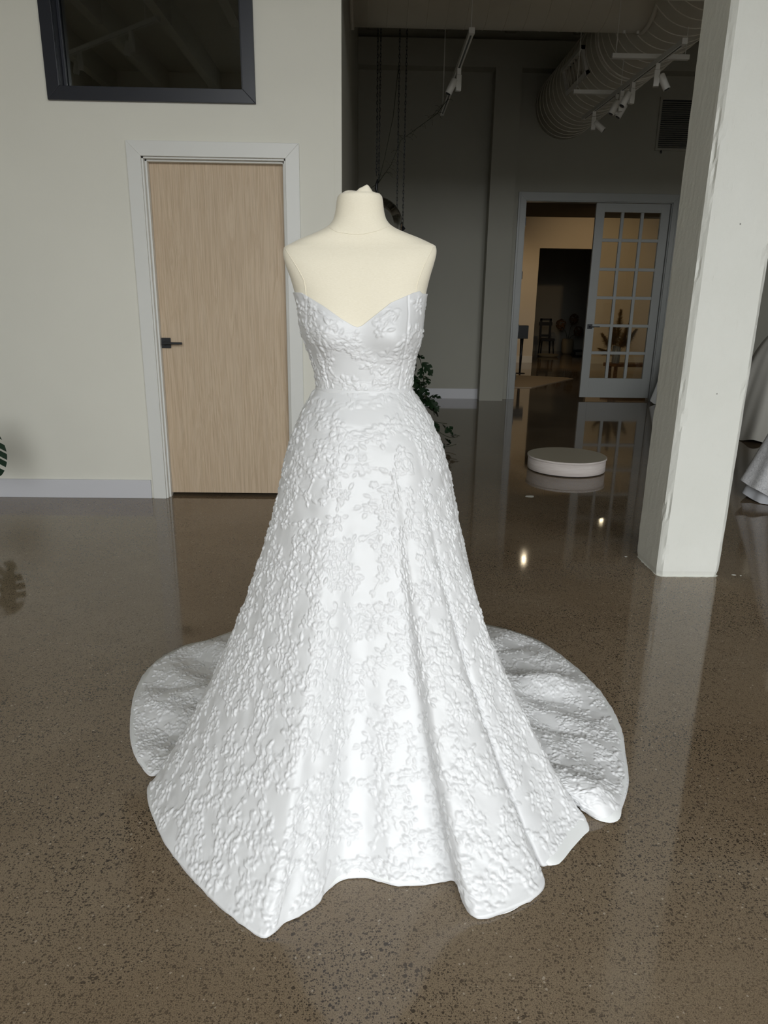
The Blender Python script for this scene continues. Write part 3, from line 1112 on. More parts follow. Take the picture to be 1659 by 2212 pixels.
# ---------------------------------------------------------------- skirt: hem outline on the floor (x, y, train weight, density)
HEM = [
    (-0.644, 2.597, 1, 1), (-0.724, 2.548, 1, 1), (-0.794, 2.442, 1, 1), (-0.818, 2.320, 1, 1), (-0.810, 2.194, 1, 1), (-0.785, 2.078, 1, 1),
    (-0.746, 1.948, 1, 1), (-0.705, 1.855, 1, 1), (-0.660, 1.786, 0.9, 1), (-0.618, 1.745, 0.6, 1), (-0.585, 1.770, 0.35, 1), (-0.572, 1.785, 0.15, 1), (-0.592, 1.750, 0.0, 1),
    (-0.619, 1.705, 0, 1), (-0.605, 1.650, 0, 1), (-0.577, 1.592, 0, 1), (-0.530, 1.515, 0, 1), (-0.484, 1.452, 0, 1), (-0.378, 1.336, 0, 1), (-0.288, 1.253, 0, 1),
    (-0.228, 1.209, 0, 1), (-0.205, 1.212, 0, 1), (-0.180, 1.240, 0, 1), (-0.150, 1.258, 0, 1), (-0.107, 1.294, 0, 1), (-0.090, 1.325, 0, 1), (-0.055, 1.360, 0, 1), (-0.008, 1.367, 0, 1),
    (0.036, 1.353, 0, 1), (0.071, 1.343, 0, 1), (0.151, 1.349, 0, 1), (0.205, 1.360, 0, 1), (0.218, 1.325, 0, 1), (0.225, 1.288, 0, 1), (0.250, 1.254, 0, 1), (0.312, 1.273, 0, 1),
    (0.382, 1.308, 0, 1), (0.418, 1.348, 0, 1), (0.416, 1.390, 0, 1), (0.396, 1.432, 0, 1), (0.404, 1.428, 0, 1), (0.432, 1.405, 0, 1), (0.470, 1.432, 0, 1), (0.507, 1.474, 0, 1), (0.550, 1.520, 0, 1), (0.584, 1.556, 0, 1),
    (0.578, 1.600, 0.0, 1), (0.552, 1.640, 0.15, 1), (0.560, 1.640, 0.35, 1), (0.592, 1.590, 0.6, 1), (0.622, 1.568, 0.8, 1), (0.660, 1.571, 0.9, 1), (0.698, 1.619, 1, 1), (0.750, 1.720, 1, 1),
    (0.782, 1.834, 1, 1), (0.822, 2.005, 1, 1), (0.824, 2.204, 1, 1), (0.780, 2.402, 1, 1), (0.700, 2.591, 1, 1), (0.603, 2.690, 1, 1), (0.520, 2.740, 1, 1),
    (0.36, 2.82, 1, 0.25), (0.14, 2.87, 1, 0.2), (-0.10, 2.87, 1, 0.2), (-0.34, 2.81, 1, 0.25), (-0.53, 2.70, 1, 0.4)]
HEM = np.array(HEM)


def closed_cr(A, n_sub=24):
    n = len(A); out = []
    for i in range(n):
        p0, p1, p2, p3 = A[i - 1], A[i], A[(i + 1) % n], A[(i + 2) % n]
        t = np.linspace(0, 1, n_sub, endpoint=False)[:, None]
        out.append(0.5 * (2 * p1 + (p2 - p0) * t + (2 * p0 - 5 * p1 + 4 * p2 - p3) * t ** 2 + (3 * p1 - p0 - 3 * p2 + p3) * t ** 3))
    return np.concatenate(out)


hc = closed_cr(HEM)
seg_l = np.linalg.norm(np.diff(hc[:, :2], axis=0, append=hc[:1, :2]), axis=1)
dens_ = np.clip(hc[:, 3], 0.15, 1)
cum = np.concatenate([[0], np.cumsum(seg_l * dens_)])
arcl = np.concatenate([[0], np.cumsum(seg_l)])
STEP = 0.0026
NC = int(cum[-1] / STEP)
uu = np.linspace(0, cum[-1], NC, endpoint=False)
hcx = np.concatenate([hc, hc[:1]])
HX = np.interp(uu, cum, hcx[:, 0]); HY = np.interp(uu, cum, hcx[:, 1]); TWt = np.clip(np.interp(uu, cum, hcx[:, 2]), 0, 1)
SA = np.interp(uu, cum, arcl)
# waist angle for each column: follow the hem's own bearing but always advance
bear = np.unwrap(np.arctan2((HY - AY), (HX + 0.018)))
mono = np.maximum.accumulate(bear)
mono2 = np.minimum.accumulate(bear[::-1])[::-1]
bear = 0.5 * (mono + mono2)
tot = 2 * np.pi
k = 121
ext = np.concatenate([bear[-k:] - tot, bear, bear[:k] + tot])
bear = np.convolve(ext, np.hanning(2 * 60 + 1) / np.hanning(2 * 60 + 1).sum(), 'same')[k:-k]
WP = torso(bear, np.full(NC, ZW), 0.006)

FR = np.array([(0, 1), (0.045, 0.972), (0.085, 0.942), (0.125, 0.905), (0.165, 0.86), (0.20, 0.80), (0.275, 0.68), (0.475, 0.43), (0.735, 0.19), (0.955, 0.03), (1, 0.006)])
TRN = np.array([(0, 1), (0.035, 0.972), (0.065, 0.942), (0.095, 0.905), (0.125, 0.86), (0.155, 0.80), (0.22, 0.62), (0.34, 0.34), (0.47, 0.12), (0.60, 0.055), (1, 0.004)])
ku = np.array([0, 0.03, 0.06, 0.10, 0.145, 0.20, 0.32, 0.56, 0.80, 0.97, 1.0])
kt = np.array([0, 0.022, 0.045, 0.075, 0.11, 0.155, 0.29, 0.49, 0.66, 0.75, 1.0])
NR = 500
ur = np.linspace(0, 1, NR)
gF, zF = smooth_interp(ur, ku, FR[:, 0]), smooth_interp(ur, ku, FR[:, 1])
gT, zT = smooth_interp(ur, kt, TRN[:, 0]), smooth_interp(ur, kt, TRN[:, 1])
Wt = TWt[None, :]
Wt = Wt * Wt * (3 - 2 * Wt)
G = gF[:, None] * (1 - Wt) + gT[:, None] * Wt
Zf = zF[:, None] * (1 - Wt) + zT[:, None] * Wt
# gather the folds out of the hip: near the waist follow a smoothed hem, lower down the real one
def csm(a, n):
    kk = np.hanning(2 * n + 1); kk /= kk.sum()
    e_ = np.concatenate([a[-2 * n:], a, a[:2 * n]])
    return np.convolve(e_, kk, 'same')[2 * n:-2 * n]
SX, SY = csm(HX, 150), csm(HY, 150)
fb = np.clip((ur - 0.02) / 0.62, 0, 1)[:, None]
fb = fb * fb * (3 - 2 * fb)
MX, MY = csm(HX, 28), csm(HY, 28)
fc = np.clip((ur - 0.55) / 0.40, 0, 1)[:, None]
fc = fc * fc * (3 - 2 * fc)
TX = SX[None] * (1 - fb) + (MX[None] * (1 - fc) + HX[None] * fc) * fb
TY = SY[None] * (1 - fb) + (MY[None] * (1 - fc) + HY[None] * fc) * fb
PX = WP[None, :, 0] + (TX - WP[None, :, 0]) * G
PY = WP[None, :, 1] + (TY - WP[None, :, 1]) * G
PZ = WP[None, :, 2] * Zf
# loose waves where the train lies on the floor
rad = np.clip((G - 0.45) / 0.2, 0, 1) * np.clip((1.0 - G) / 0.22, 0, 1) * Wt
wave = 0.030 * np.maximum(0, np.sin(SA * 13.0 + 0.8)[None, :] * 0.9 + np.sin(SA * 29.0)[None, :] * 0.25) + 0.012 * np.sin(SA[None] * 21 + G * 9)
PZ = PZ + rad * np.maximum(wave, -0.01)
# the puffed lobe at the right front of the train
lobe = np.exp(-(((HX - 0.66) / 0.07) ** 2) - ((HY - 1.60) / 0.09) ** 2)[None, :]
PZ = PZ + 0.055 * lobe * np.clip((G - 0.3) / 0.3, 0, 1) * np.clip((1 - G) / 0.10, 0, 1) * Wt
PZ = np.maximum(PZ, 0.004)
PS = np.stack([PX, PY, PZ], -1)
# hem crinkle at the middle front
NS = normals(PS, True)
out = (PS - np.array([AX, AY, 0.0])); out[..., 2] = 0.25
sg = np.sign((NS * out).sum(-1, keepdims=True)); sg[sg == 0] = 1
sg = np.sign(np.median(sg))
NS = NS * sg
rho = 0.14 + ur[:, None] * np.ones((1, NC)) * 1.28
i_mid = int(np.argmin(np.abs(HX + 0.01) + (HY > AY) * 9))
phi = ((SA - SA[i_mid]) / 1.42)[None, :]
hs = relief(rho * np.sin(phi) * 1.0, rho * np.cos(phi) * 1.0)
amp = 0.0046 * np.clip(ur / 0.06, 0.75, 1)[:, None] * np.clip((1 - ur) / 0.012, 0.15, 1)[:, None]
soft = 0.006 * np.sin(SA[None] * 7 + ur[:, None] * 3) * np.clip(ur[:, None] - 0.2, 0, 1) * (1 - Wt)
PS2 = PS + NS * (hs * amp + soft)[..., None]
PS2[..., 2] = np.maximum(PS2[..., 2], 0.003)
# small bite marks of the hem edge
PS2[-1, :, 2] = 0.003 + 0.004 * np.abs(np.sin(SA * 23) * np.sin(SA * 57))
roll = PS2[-1] - NS[-1] * 0.004
roll[:, 2] = 0.0025
skirt = grid_mesh('skirt', np.concatenate([PS2, roll[None]], 0), M_SATIN, gown, closed_u=True)

# lining that peeps out under the hem at the right
tx, ty = csm(np.gradient(HX), 12), csm(np.gradient(HY), 12)
ln = np.hypot(tx, ty) + 1e-9
ox, oy = ty / ln, -tx / ln
def near(px_, py_): return int(np.argmin((HX - px_) ** 2 + (HY - py_) ** 2))
s0_, s1_ = SA[near(0.436, 1.407)], SA[near(0.583, 1.553)]
band = np.clip((SA - s0_) / 0.03, 0, 1) * np.clip((s1_ + 0.01 - SA) / 0.03, 0, 1)
peep = band * 0.019 + np.exp(-(((HX - 0.66) / 0.06) ** 2) - ((HY - 1.57) / 0.05) ** 2) * 0.014 \
    + np.exp(-(((HX - 0.32) / 0.05) ** 2) - ((HY - 1.275) / 0.04) ** 2) * 0.010 - 0.006
sel = slice(None)
L0 = np.stack([HX + ox * peep, HY + oy * peep, np.full(NC, 0.0022)], -1)
L1 = np.stack([HX + ox * (peep * 0.3 - 0.004), HY + oy * (peep * 0.3 - 0.004), np.full(NC, 0.010)], -1)
kk = -16
L2 = PS[kk] - NS[kk] * 0.012
L2[:, 2] = np.maximum(L2[:, 2], 0.004)
grid_mesh('lining', np.stack([L2, L1, L0])[:, ::4], M_LINING, gown, closed_u=True)
for root in (gown, form):
    root.location = (AX, AY, 0)
    for c_ in root.children:
        c_.location = (-AX, -AY, 0)

# ================================================================== round display podium
pd = empty('podium', (1.625, 5.735, 0))
tag(pd, 'low round whitewashed plywood podium on the dark floor', 'podium')
M_PLY = mat('whitewashed_ply', (0.76, 0.69, 0.65), 0.55, 0.4)
t = NT(M_PLY)
t.color(t.ramp(t.noise(t.mapping((3, 3, 60)), 1.6, 5, 0.65, 0.6), [(0.3, (0.64, 0.56, 0.52)), (0.65, (0.80, 0.735, 0.70))]))
M_PLYTOP = mat('podium_top', (0.46, 0.42, 0.33), 0.5, 0.4)
MB().lathe([(0.0, 0.0), (0.300, 0.0), (0.300, 0.008)], 96).build('plinth', M_BLACK, pd)
MB().lathe([(0.0, 0.008), (0.312, 0.008), (0.314, 0.010), (0.314, 0.103), (0.0, 0.103)], 96).build('drum', M_PLY, pd)
MB().lathe([(0.0, 0.103), (0.318, 0.103), (0.320, 0.105), (0.320, 0.118), (0.318, 0.120)], 96).build('top_rim', M_PLY, pd)
MB().lathe([(0.318, 0.120), (0.0, 0.1201)], 96).build('top_panel', M_PLYTOP, pd)

# ================================================================== ducts
DCX, DCZ, DR = 2.46, 3.735, 0.385
e = empty('spiral_duct', (DCX, Y_BACK, DCZ))
tag(e, 'large spiral-seam air duct running back to the far wall', 'duct')
n = 64
MB().tube([(0, -y, 0) for y in np.linspace(0, Y_BACK - 0.2, 12)], DR, n).build('duct_body', M_DUCT, e)
pts = []
pitch = 0.165
L = Y_BACK - 0.3
for k in range(int(L / pitch * 40)):
    a = 2 * math.pi * k / 40
    pts.append(((DR + 0.001) * math.cos(a), -k / 40 * pitch, (DR + 0.001) * math.sin(a)))
MB().tube(pts, 0.0055, 6).build('spiral_seam', M_SEAM, e)
for yy in (-2.55, -2.62):
    MB().tube([((DR + 0.002) * math.cos(a), yy, (DR + 0.002) * math.sin(a)) for a in np.linspace(0, 2 * math.pi, 65)], 0.010, 6).build('joint_band', M_SEAM, e)
# side register
rg = empty('register', (0, 0, 0)); rg.parent = e
ya, yb = -2.20, -1.45
ang = math.radians(175)
def onduct(a, r, y): return (r * math.cos(a), y, r * math.sin(a))
a0, a1 = math.radians(178), math.radians(215)
fr = MB()
for (s0, s1, t0, t1) in ((a0, a1, ya, ya + 0.05), (a0, a1, yb - 0.05, yb), (a0, a0 + 0.09, ya, yb), (a1 - 0.09, a1, ya, yb)):
    v = []
    for r in (DR - 0.01, DR + 0.045):
        for (aa, yy) in ((s0, t0), (s1, t0), (s1, t1), (s0, t1)):
            v.append(onduct(aa, r, yy))
    fr.add(v, [(0, 1, 2, 3), (7, 6, 5, 4), (0, 4, 5, 1), (1, 5, 6, 2), (2, 6, 7, 3), (3, 7, 4, 0)])
fr.build('register_frame', M_WHITEMETAL, rg)
v = [onduct(a0, DR + 0.012, ya + .04), onduct(a1, DR + 0.012, ya + .04), onduct(a1, DR + 0.012, yb - .04), onduct(a0, DR + 0.012, yb - .04)]
MB().add(v, [(0, 1, 2, 3)]).build('register_throat', M_BLACK, rg)
for k in range(6):
    y = ya + 0.10 + k * (yb - ya - 0.2) / 5
    p = [onduct(a0 + 0.05, DR + 0.02, y), onduct(a1 - 0.05, DR + 0.02, y)]
    MB().tube(p, 0.012, 6).build('slat', M_DUCT, rg)

HY_, HZ_, HR = 6.5, 3.79, 0.375
e = empty('branch_duct', (X_RET, HY_, HZ_))
tag(e, 'round painted branch duct crossing the hall from the partition', 'duct')
xl = DCX - X_RET - 0.30
MB().tube([(x, 0, 0) for x in np.linspace(0.001, xl, 10)], HR, n).build('duct_body', M_DUCT, e)
MB().tube([(x, 0, 0) for x in (xl - 0.02, xl + 0.012)], HR + 0.010, n).build('end_collar', M_DUCT, e)
MB().tube([(x, 0, 0) for x in (0.001, 0.03)], HR + 0.02, n).build('wall_collar', M_DUCT, e)
s0 = None
for k in range(13):
    x = 0.16 + k * 0.155
    if s0 is None:
        s0 = MB().tube([(0.02 * math.sin(a), (HR + 0.0005) * math.cos(a), (HR + 0.0005) * math.sin(a)) for a in np.linspace(0, 2 * math.pi, 49)], 0.003, 5).build('seam', M_DUCT, e)
        s0.location.x = x
    else:
        share(s0, 'seam', e, (x, 0, 0))
# two small bolts under the collar
for dx in (-0.05, -0.16):
    MB().lathe([(0.0, -0.02), (0.012, -0.018), (0.012, 0.0)], 10, (xl + dx, 0.0, -HR)).build('bolt', M_WHITEMETAL, e)

# ================================================================== track lights
def light_head(par, x, y, z, yaw, tilt, lit=False):
    """adapter + driver box + cylindrical spot, hanging under a track point"""
    h = empty('light_head', (x, y, z), yaw); h.parent = par; h.scale = (0.74,) * 3
    MB().box((-0.022, -0.022, -0.06), (0.022, 0.022, 0.0)).build('adapter', M_WHITEMETAL, h, 0.002)
    MB().box((-0.028, -0.024, -0.215), (0.028, 0.024, -0.062)).build('driver_box', M_WHITEMETAL, h, 0.003)
    d = Vector((math.sin(tilt), 0.0, -math.cos(tilt)))
    c = Vector((-0.072, 0, -0.17))
    a, b = c - d * 0.075, c + d * 0.085
    m = MB().tube([a, a + d * 0.01, b], [0.030, 0.037, 0.037], 20)
    m.build('spot_can', M_WHITEMETAL, h)
    MB().tube([b, b + d * 0.006], [0.030, 0.022], 16).build('lens', M_BLACK, h)
    MB().tube([(-0.028, 0, -0.17), (-0.04, 0, -0.17)], 0.009, 8).build('knuckle', M_WHITEMETAL, h)


def track(name_label, p0, p1, heads, rods, cross=()):
    p0, p1 = Vector(p0), Vector(p1)
    mid = (p0 + p1) / 2
    e = empty('track_light', mid)
    tag(e, name_label, 'track light', 'ceiling track lights')
    d = (p1 - p0); L = d.length; yaw = math.atan2(d.y, d.x)
    ch = MB()
    ch.box((-L / 2, -0.018, 0.006), (L / 2, 0.018, 0.034))
    ch.box((-L / 2, -0.018, 0.0), (L / 2, -0.007, 0.006)); ch.box((-L / 2, 0.007, 0.0), (L / 2, 0.018, 0.006))
    o = ch.build('track', M_WHITEMETAL, e); o.rotation_euler.z = yaw
    sl = MB().box((-L / 2 + 0.02, -0.007, 0.004), (L / 2 - 0.02, 0.007, 0.0055)).build('conductor_slot', M_BLACK, e); sl.rotation_euler.z = yaw
    for s in (-1, 1):
        c = MB().box((-0.02, -0.02, -0.002), (0.02, 0.02, 0.036)).build('end_cap', M_WHITEMETAL, e)
        c.location = d.normalized() * s * (L / 2 + 0.01); c.rotation_euler.z = yaw
    for t in rods:
        q = p0 + d * t - mid
        MB().tube([(q.x, q.y, 0.03), (q.x, q.y, Z_CEIL - mid.z)], 0.004, 6).build('suspension_rod', M_WHITEMETAL, e)
    for (t, yw, tl) in heads:
        q = p0 + d * t - mid
        light_head(e, q.x, q.y, 0.0, yw, tl)
    for (t, x0, x1) in cross:
        q = p0 + d * t - mid
        MB().box((x0 - mid.x, q.y - 0.018, 0.034), (x1 - mid.x, q.y + 0.018, 0.066)).build('cross_bar', M_WHITEMETAL, e)
        for xx in (x0 + 0.03, x1 - 0.03):
            MB().tube([(xx - mid.x, q.y, 0.066), (xx - mid.x, q.y, Z_CEIL - mid.z)], 0.003, 6).build('suspension_rod', M_WHITEMETAL, e)
    return e


track('white ceiling track light with one spot head in front of the branch duct', (0.677, 5.664, 3.1), (0.686, 7.883, 3.1), [(0.34, 0.15, -0.45)], (0.01, 0.98))
track('white ceiling track light with five spot heads beneath the spiral duct', (2.206, 5.773, 3.1), (2.128, 7.955, 3.1),
      [(0.19, math.pi - 0.3, -0.5), (0.42, 0.25, -0.5), (0.535, 0.1, -0.45), (0.585, math.pi, 0.5), (0.86, math.pi - 0.2, -0.9)], (), [(0.20, 1.833, 2.43), (0.65, 1.803, 2.262)])
track('white ceiling track light with two heads, mirrored in the interior window', (-1.868, 2.529, 3.6), (-3.138, 1.452, 3.6), [(0.24, 0.5, -0.3), (0.78, 0.5, -0.3)], (0.1, 0.9))

# ================================================================== wall vent
e = empty('wall_vent', (3.695, Y_BACK, 3.27))
tag(e, 'louvred return air grille high on the far wall', 'vent')
vw, vh = 0.66, 0.56
f = MB()
f.box((-0.03, -0.02, -0.03), (0, 0, vh + 0.03)); f.box((vw, -0.02, -0.03), (vw + 0.03, 0, vh + 0.03)); f.box((0, -0.02, -0.03), (vw, 0, 0)); f.box((0, -0.02, vh), (vw, 0, vh + 0.03))
f.build('vent_frame', M_WALLB, e)
MB().box((0, -0.004, 0), (vw, -0.001, vh)).build('vent_back', M_BLACK, e)
s0 = None
for k in range(22):
    z = 0.012 + k * (vh - 0.02) / 22
    if s0 is None:
        s0 = MB().add([(0, -0.022, 0), (vw, -0.022, 0), (vw, -0.006, 0.014), (0, -0.006, 0.014), (0, -0.022, -0.002), (vw, -0.022, -0.002), (vw, -0.006, 0.012), (0, -0.006, 0.012)],
                      [(0, 1, 2, 3), (7, 6, 5, 4), (0, 4, 5, 1), (2, 6, 7, 3)]).build('slat', M_WALLB, e)
        s0.location.z = z
    else:
        share(s0, 'slat', e, (0, 0, z))
MB().tube([(0.05, -0.015, -0.03), (0.05, -0.03, -0.06)], 0.01, 8).build('damper_knob', M_BLACK, e)

# ================================================================== hanging chains and clear globe
def chain(x0, y0, z1, x1, z0, label):
    e = empty('hanging_chain', (x0, y0, z1))
    tag(e, label, 'chain', 'chains hanging from the hall ceiling')
    n = int((z1 - z0) / 0.030)
    l0 = None
    for k in range(n):
        t = k / n
        if l0 is None:
            pts = []
            for a in np.linspace(0, 2 * math.pi, 13):
                pts.append((0.0055 * math.cos(a), 0, -0.018 + 0.019 * math.sin(a)))
            l0 = MB().tube(pts, 0.0028, 5).build('link', M_BLACK, e)
        else:
            share(l0, 'link', e, ((x1 - x0) * t, 0, -(z1 - z0) * t), (0, 0, (k % 2) * math.pi / 2))
    return e


chain(0.036, 7.05, Z_CEIL - 0.02, 0.036, 2.41, 'leftmost black chain hanging behind the dress form neck')
chain(0.068, 7.05, Z_CEIL - 0.02, 0.056, 2.36, 'second black chain, close beside the leftmost one')
chain(0.225, 7.05, Z_CEIL - 0.02, 0.226, 1.90, 'third black chain, longest, hanging down behind the shoulder')
chain(0.292, 7.05, Z_CEIL - 0.02, 0.282, 2.02, 'rightmost black chain ending in a toggle above the shoulder')
e = empty('chain_toggle', (0.282, 7.05, 2.02)); tag(e, 'black toggle clip at the end of the rightmost chain', 'clip')
MB().tube([(0, 0, 0.0), (0.0, 0, -0.05)], 0.006, 8).build('shank', M_BLACK, e)
MB().tube([(0.015, 0, -0.045), (-0.03, 0, -0.085), (-0.09, 0, -0.12)], [0.018, 0.020, 0.012], 10).build('grip', M_BLACK, e)
e = empty('clear_globe', (0.046, 7.05, 2.38)); tag(e, 'clear acrylic globe hanging behind the neck of the dress form', 'globe')
MB().tube([(0, 0, 0), (-0.008, 0, -0.04), (-0.012, 0, -0.08), (0.0, 0, -0.12), (0.0, 0, -0.15)], [0.006, 0.012, 0.014, 0.009, 0.006], 8).build('hook', M_BLACK, e)
prof = [(0.235 * math.sin(a) + 1e-4, -0.385 + 0.235 * math.cos(a)) for a in np.linspace(0.02, math.pi - 0.5, 28)]
MB().lathe(prof, 48).build('shell', M_ACRYL, e)
MB().lathe([(0.235 * math.sin(math.pi - 0.5) + 0.006 * math.cos(a), -0.385 + 0.235 * math.cos(math.pi - 0.5) + 0.006 * math.sin(a)) for a in np.linspace(0, 2 * math.pi, 9)], 48).build('rim', M_ACRYL, e)

# thin dried vine looped between the chains and the track
e = empty('dried_vine', (0.05, 7.1, 2.35)); tag(e, 'wispy dried vine strung from the chains up to the track light', 'vine')
vp = [(0.0, 0, 0), (0.12, 0, 0.16), (0.20, 0, 0.36), (0.36, 0, 0.47), (0.52, 0, 0.58), (0.63, 0.1, 0.73)]
MB().tube(vp, 0.003, 5).build('vine_stem', M_STEM, e)
MB().tube([(0.0, 0, 0), (0.06, 0, 0.22), (0.13, 0, 0.55), (0.17, 0, 0.95)], 0.003, 5).build('vine_stem', M_STEM, e)
MB().tube([(0.0, 0, 0), (-0.08, 0, -0.05), (-0.18, 0, -0.16)], 0.003, 5).build('vine_stem', M_STEM, e)
tw = MB()
rs = random.Random(3)
for k in range(46):
    i = rs.randrange(len(vp) - 1); t = rs.random()
    a = Vector(vp[i]).lerp(Vector(vp[i + 1]), t)
    d = Vector((rs.uniform(-1, 1), rs.uniform(-.5, .5), rs.uniform(-1, 0.6))) * 0.07
    tw.tube([a, a + d * 0.6 + Vector((0, 0, 0.01)), a + d], 0.0014, 4)
tg = tw.build('twigs', M_STEM, e); tg['kind'] = 'stuff'


# ================================================================== plants
def leaf_mesh(name, L, W, mt, splits=4, hole=True, droop=0.25, seed=0):
    """broad leaf with slits between the ribs; lies along +X, slightly folded and drooping"""
    rs = random.Random(seed)
    n = 26
    v = []; f = []
    def surf(x, y):
        t = x / L
        return (x, y, 0.10 * abs(y) - droop * L * t * t)
    # outline half width
    def hwid(t):
        b = W * (math.sin(math.pi * min(1, t ** 0.72)) ** 0.8)
        return max(b, 0.0)
    for side in (-1, 1):
        prev = None
        for i in range(n):
            t0, t1 = i / n, (i + 1) / n
            ph = (t0 * splits * 1.0 + 0.15) % 1.0
            slit = ph > 0.74 and 0.14 < t0 < 0.92
            inner = 0.0
            for (ia, ib) in (((0.0, 0.42),) if slit else ((0.0, 0.42), (0.42, 1.0))):
                sk = 0.22 * L
                quad = []
                for (tt, q) in ((t0, ia), (t1, ia), (t1, ib), (t0, ib)):
                    hw2 = hwid(tt)
                    y = side * hw2 * q
                    x = tt * L + sk * q * q * hw2 / max(W, 1e-6) * 0.6
                    quad.append(surf(x, y))
                k0 = len(v); v.extend(quad)
                f.append((k0, k0 + 1, k0 + 2, k0 + 3) if side > 0 else (k0 + 3, k0 + 2, k0 + 1, k0))
    me = MB().add(v, f, True)
    return me


def place_leaf(proto_data, parent, loc, direction, roll, scale, name='leaf'):
    o = bpy.data.objects.new(name, proto_data)
    COL.objects.link(o); o.parent = parent
    d = Vector(direction).normalized()
    q = d.to_track_quat('X', 'Z')
    o.rotation_mode = 'QUATERNION'
    from mathutils import Quaternion
    o.rotation_quaternion = q @ Quaternion((1, 0, 0), roll)
    o.location = loc
    o.scale = (scale,) * 3
    return o


lp = [leaf_mesh('leaf', 0.13, 0.045, M_LEAF, 3, True, 0.35, k) for k in range(2)]
e = empty('trailing_plant', (0.30, 6.62, 0))
tag(e, 'dark trailing swiss cheese plant spilling to the floor behind the gown', 'plant')
MB().lathe([(0.0, 0.0), (0.13, 0.0), (0.15, 0.02), (0.17, 0.62), (0.16, 0.62), (0.155, 0.58), (0.0, 0.58)], 32, (-0.10, 0.0, 0)).build('tall_pot', M_POT, e)
MB().lathe([(0.0, 0.585), (0.155, 0.585)], 24, (-0.10, 0.0, 0)).build('soil', M_SOIL, e)
rs = random.Random(12)
ld0 = lp[0].build('leaf', M_LEAF, e); ld0.location = (-0.1, 0, 0.62)
runners = [
    [(-0.10, 0, 0.60), (0.02, 0, 0.80), (0.12, 0.0, 0.84), (0.17, 0, 0.74), (0.19, 0, 0.60)],
    [(-0.10, -0.02, 0.60), (0.05, -0.04, 0.70), (0.14, -0.05, 0.62), (0.18, -0.06, 0.50), (0.26, -0.06, 0.42)],
    [(-0.10, 0, 0.60), (0.06, 0.02, 0.66), (0.18, 0.03, 0.52), (0.26, 0.03, 0.42), (0.30, 0.02, 0.30)],
    [(-0.08, 0.0, 0.60), (0.10, 0.0, 0.52), (0.22, 0, 0.34), (0.30, 0.0, 0.24), (0.42, 0, 0.22)],
    [(-0.08, -0.03, 0.60), (0.12, -0.05, 0.46), (0.24, -0.06, 0.26), (0.36, -0.06, 0.14), (0.46, -0.06, 0.10), (0.52, -0.06, 0.11)],
    [(-0.08, -0.03, 0.60), (0.10, -0.10, 0.40), (0.22, -0.12, 0.16), (0.32, -0.12, 0.05), (0.42, -0.12, 0.03), (0.50, -0.12, 0.05)],
    [(-0.12, 0, 0.60), (-0.2, 0, 0.9), (-0.1, 0, 1.0), (0.05, 0, 0.92)],
]
for r in runners:
    t = np.linspace(0, 1, len(r)); tt = np.linspace(0, 1, 26)
    q = np.stack([smooth_interp(tt, t, np.array(r)[:, c]) for c in range(3)], 1)
    MB().tube(q, 0.0035, 6).build('runner', M_STEM, e)
    nl = 9
    for k in range(nl):
        i = int(5 + k * 20 / nl)
        p = Vector(q[i])
        d = Vector((rs.uniform(-0.3, 1.0), rs.uniform(-1.0, 0.35), rs.uniform(-0.9, 0.35)))
        s = rs.uniform(0.65, 1.15) * (0.75 if p.z < 0.35 else 1.0)
        if p.z < 0.16: d.z = rs.uniform(-0.1, 0.7)
        pb = p + d.normalized() * 0.02
        o = place_leaf(ld0.data, e, pb, d, rs.uniform(-0.9, 0.9), s)
    # petioles are short, drawn with the runner

# split-leaf plant at the left edge of the frame
e = empty('monstera_plant', (-2.78, 4.20, 0))
tag(e, 'big split-leaf monstera in a grey pot by the cream wall', 'plant')
MB().lathe([(0.0, 0.0), (0.14, 0.0), (0.16, 0.02), (0.19, 0.34), (0.175, 0.34), (0.17, 0.30), (0.0, 0.30)], 36).build('pot', M_POT, e)
MB().lathe([(0.0, 0.303), (0.17, 0.303)], 24).build('soil', M_SOIL, e)
big = leaf_mesh('leaf', 0.36, 0.15, M_LEAF2, 6, True, 0.10, 3).build('leaf', M_LEAF2, e)
big.location = (0.0, 0.0, 1.25); big.rotation_euler = (0.2, -0.4, 2.0)
MB().tube([(0, 0, 0.3), (0.02, 0.0, 0.8), (0.0, 0.0, 1.25)], 0.009, 8).build('stalk', M_STEM, e)
rs = random.Random(31)
spots = [((0.485, 0.0, 0.635), (0.12, -0.05, -1.0), math.pi / 2, 1.02)]
for k in range(20):
    a = rs.uniform(0.5 * math.pi, 2.0 * math.pi)
    r = rs.uniform(0.12, 0.42)
    z = 0.55 + 1.25 * (k / 20)
    tx_, ty_ = r * math.cos(a), r * math.sin(a)
    tx_ = min(tx_, 0.08 + 0.10 * max(0, z - 1.0)); ty_ = min(ty_, 0.30)
    spots.append(((tx_, ty_, z), (min(math.cos(a), -0.1), min(math.sin(a), 0.2), rs.uniform(-0.9, -0.2)), rs.uniform(-0.5, 0.5), rs.uniform(0.8, 1.15)))
for (tip, dr, roll, s_) in spots:
    MB().tube([(0, 0, 0.30), (tip[0] * 0.4, tip[1] * 0.4, 0.3 + (tip[2] - 0.3) * 0.8), tip], 0.007, 8).build('stalk', M_STEM, e)
    place_leaf(big.data, e, tip, dr, roll, s_)


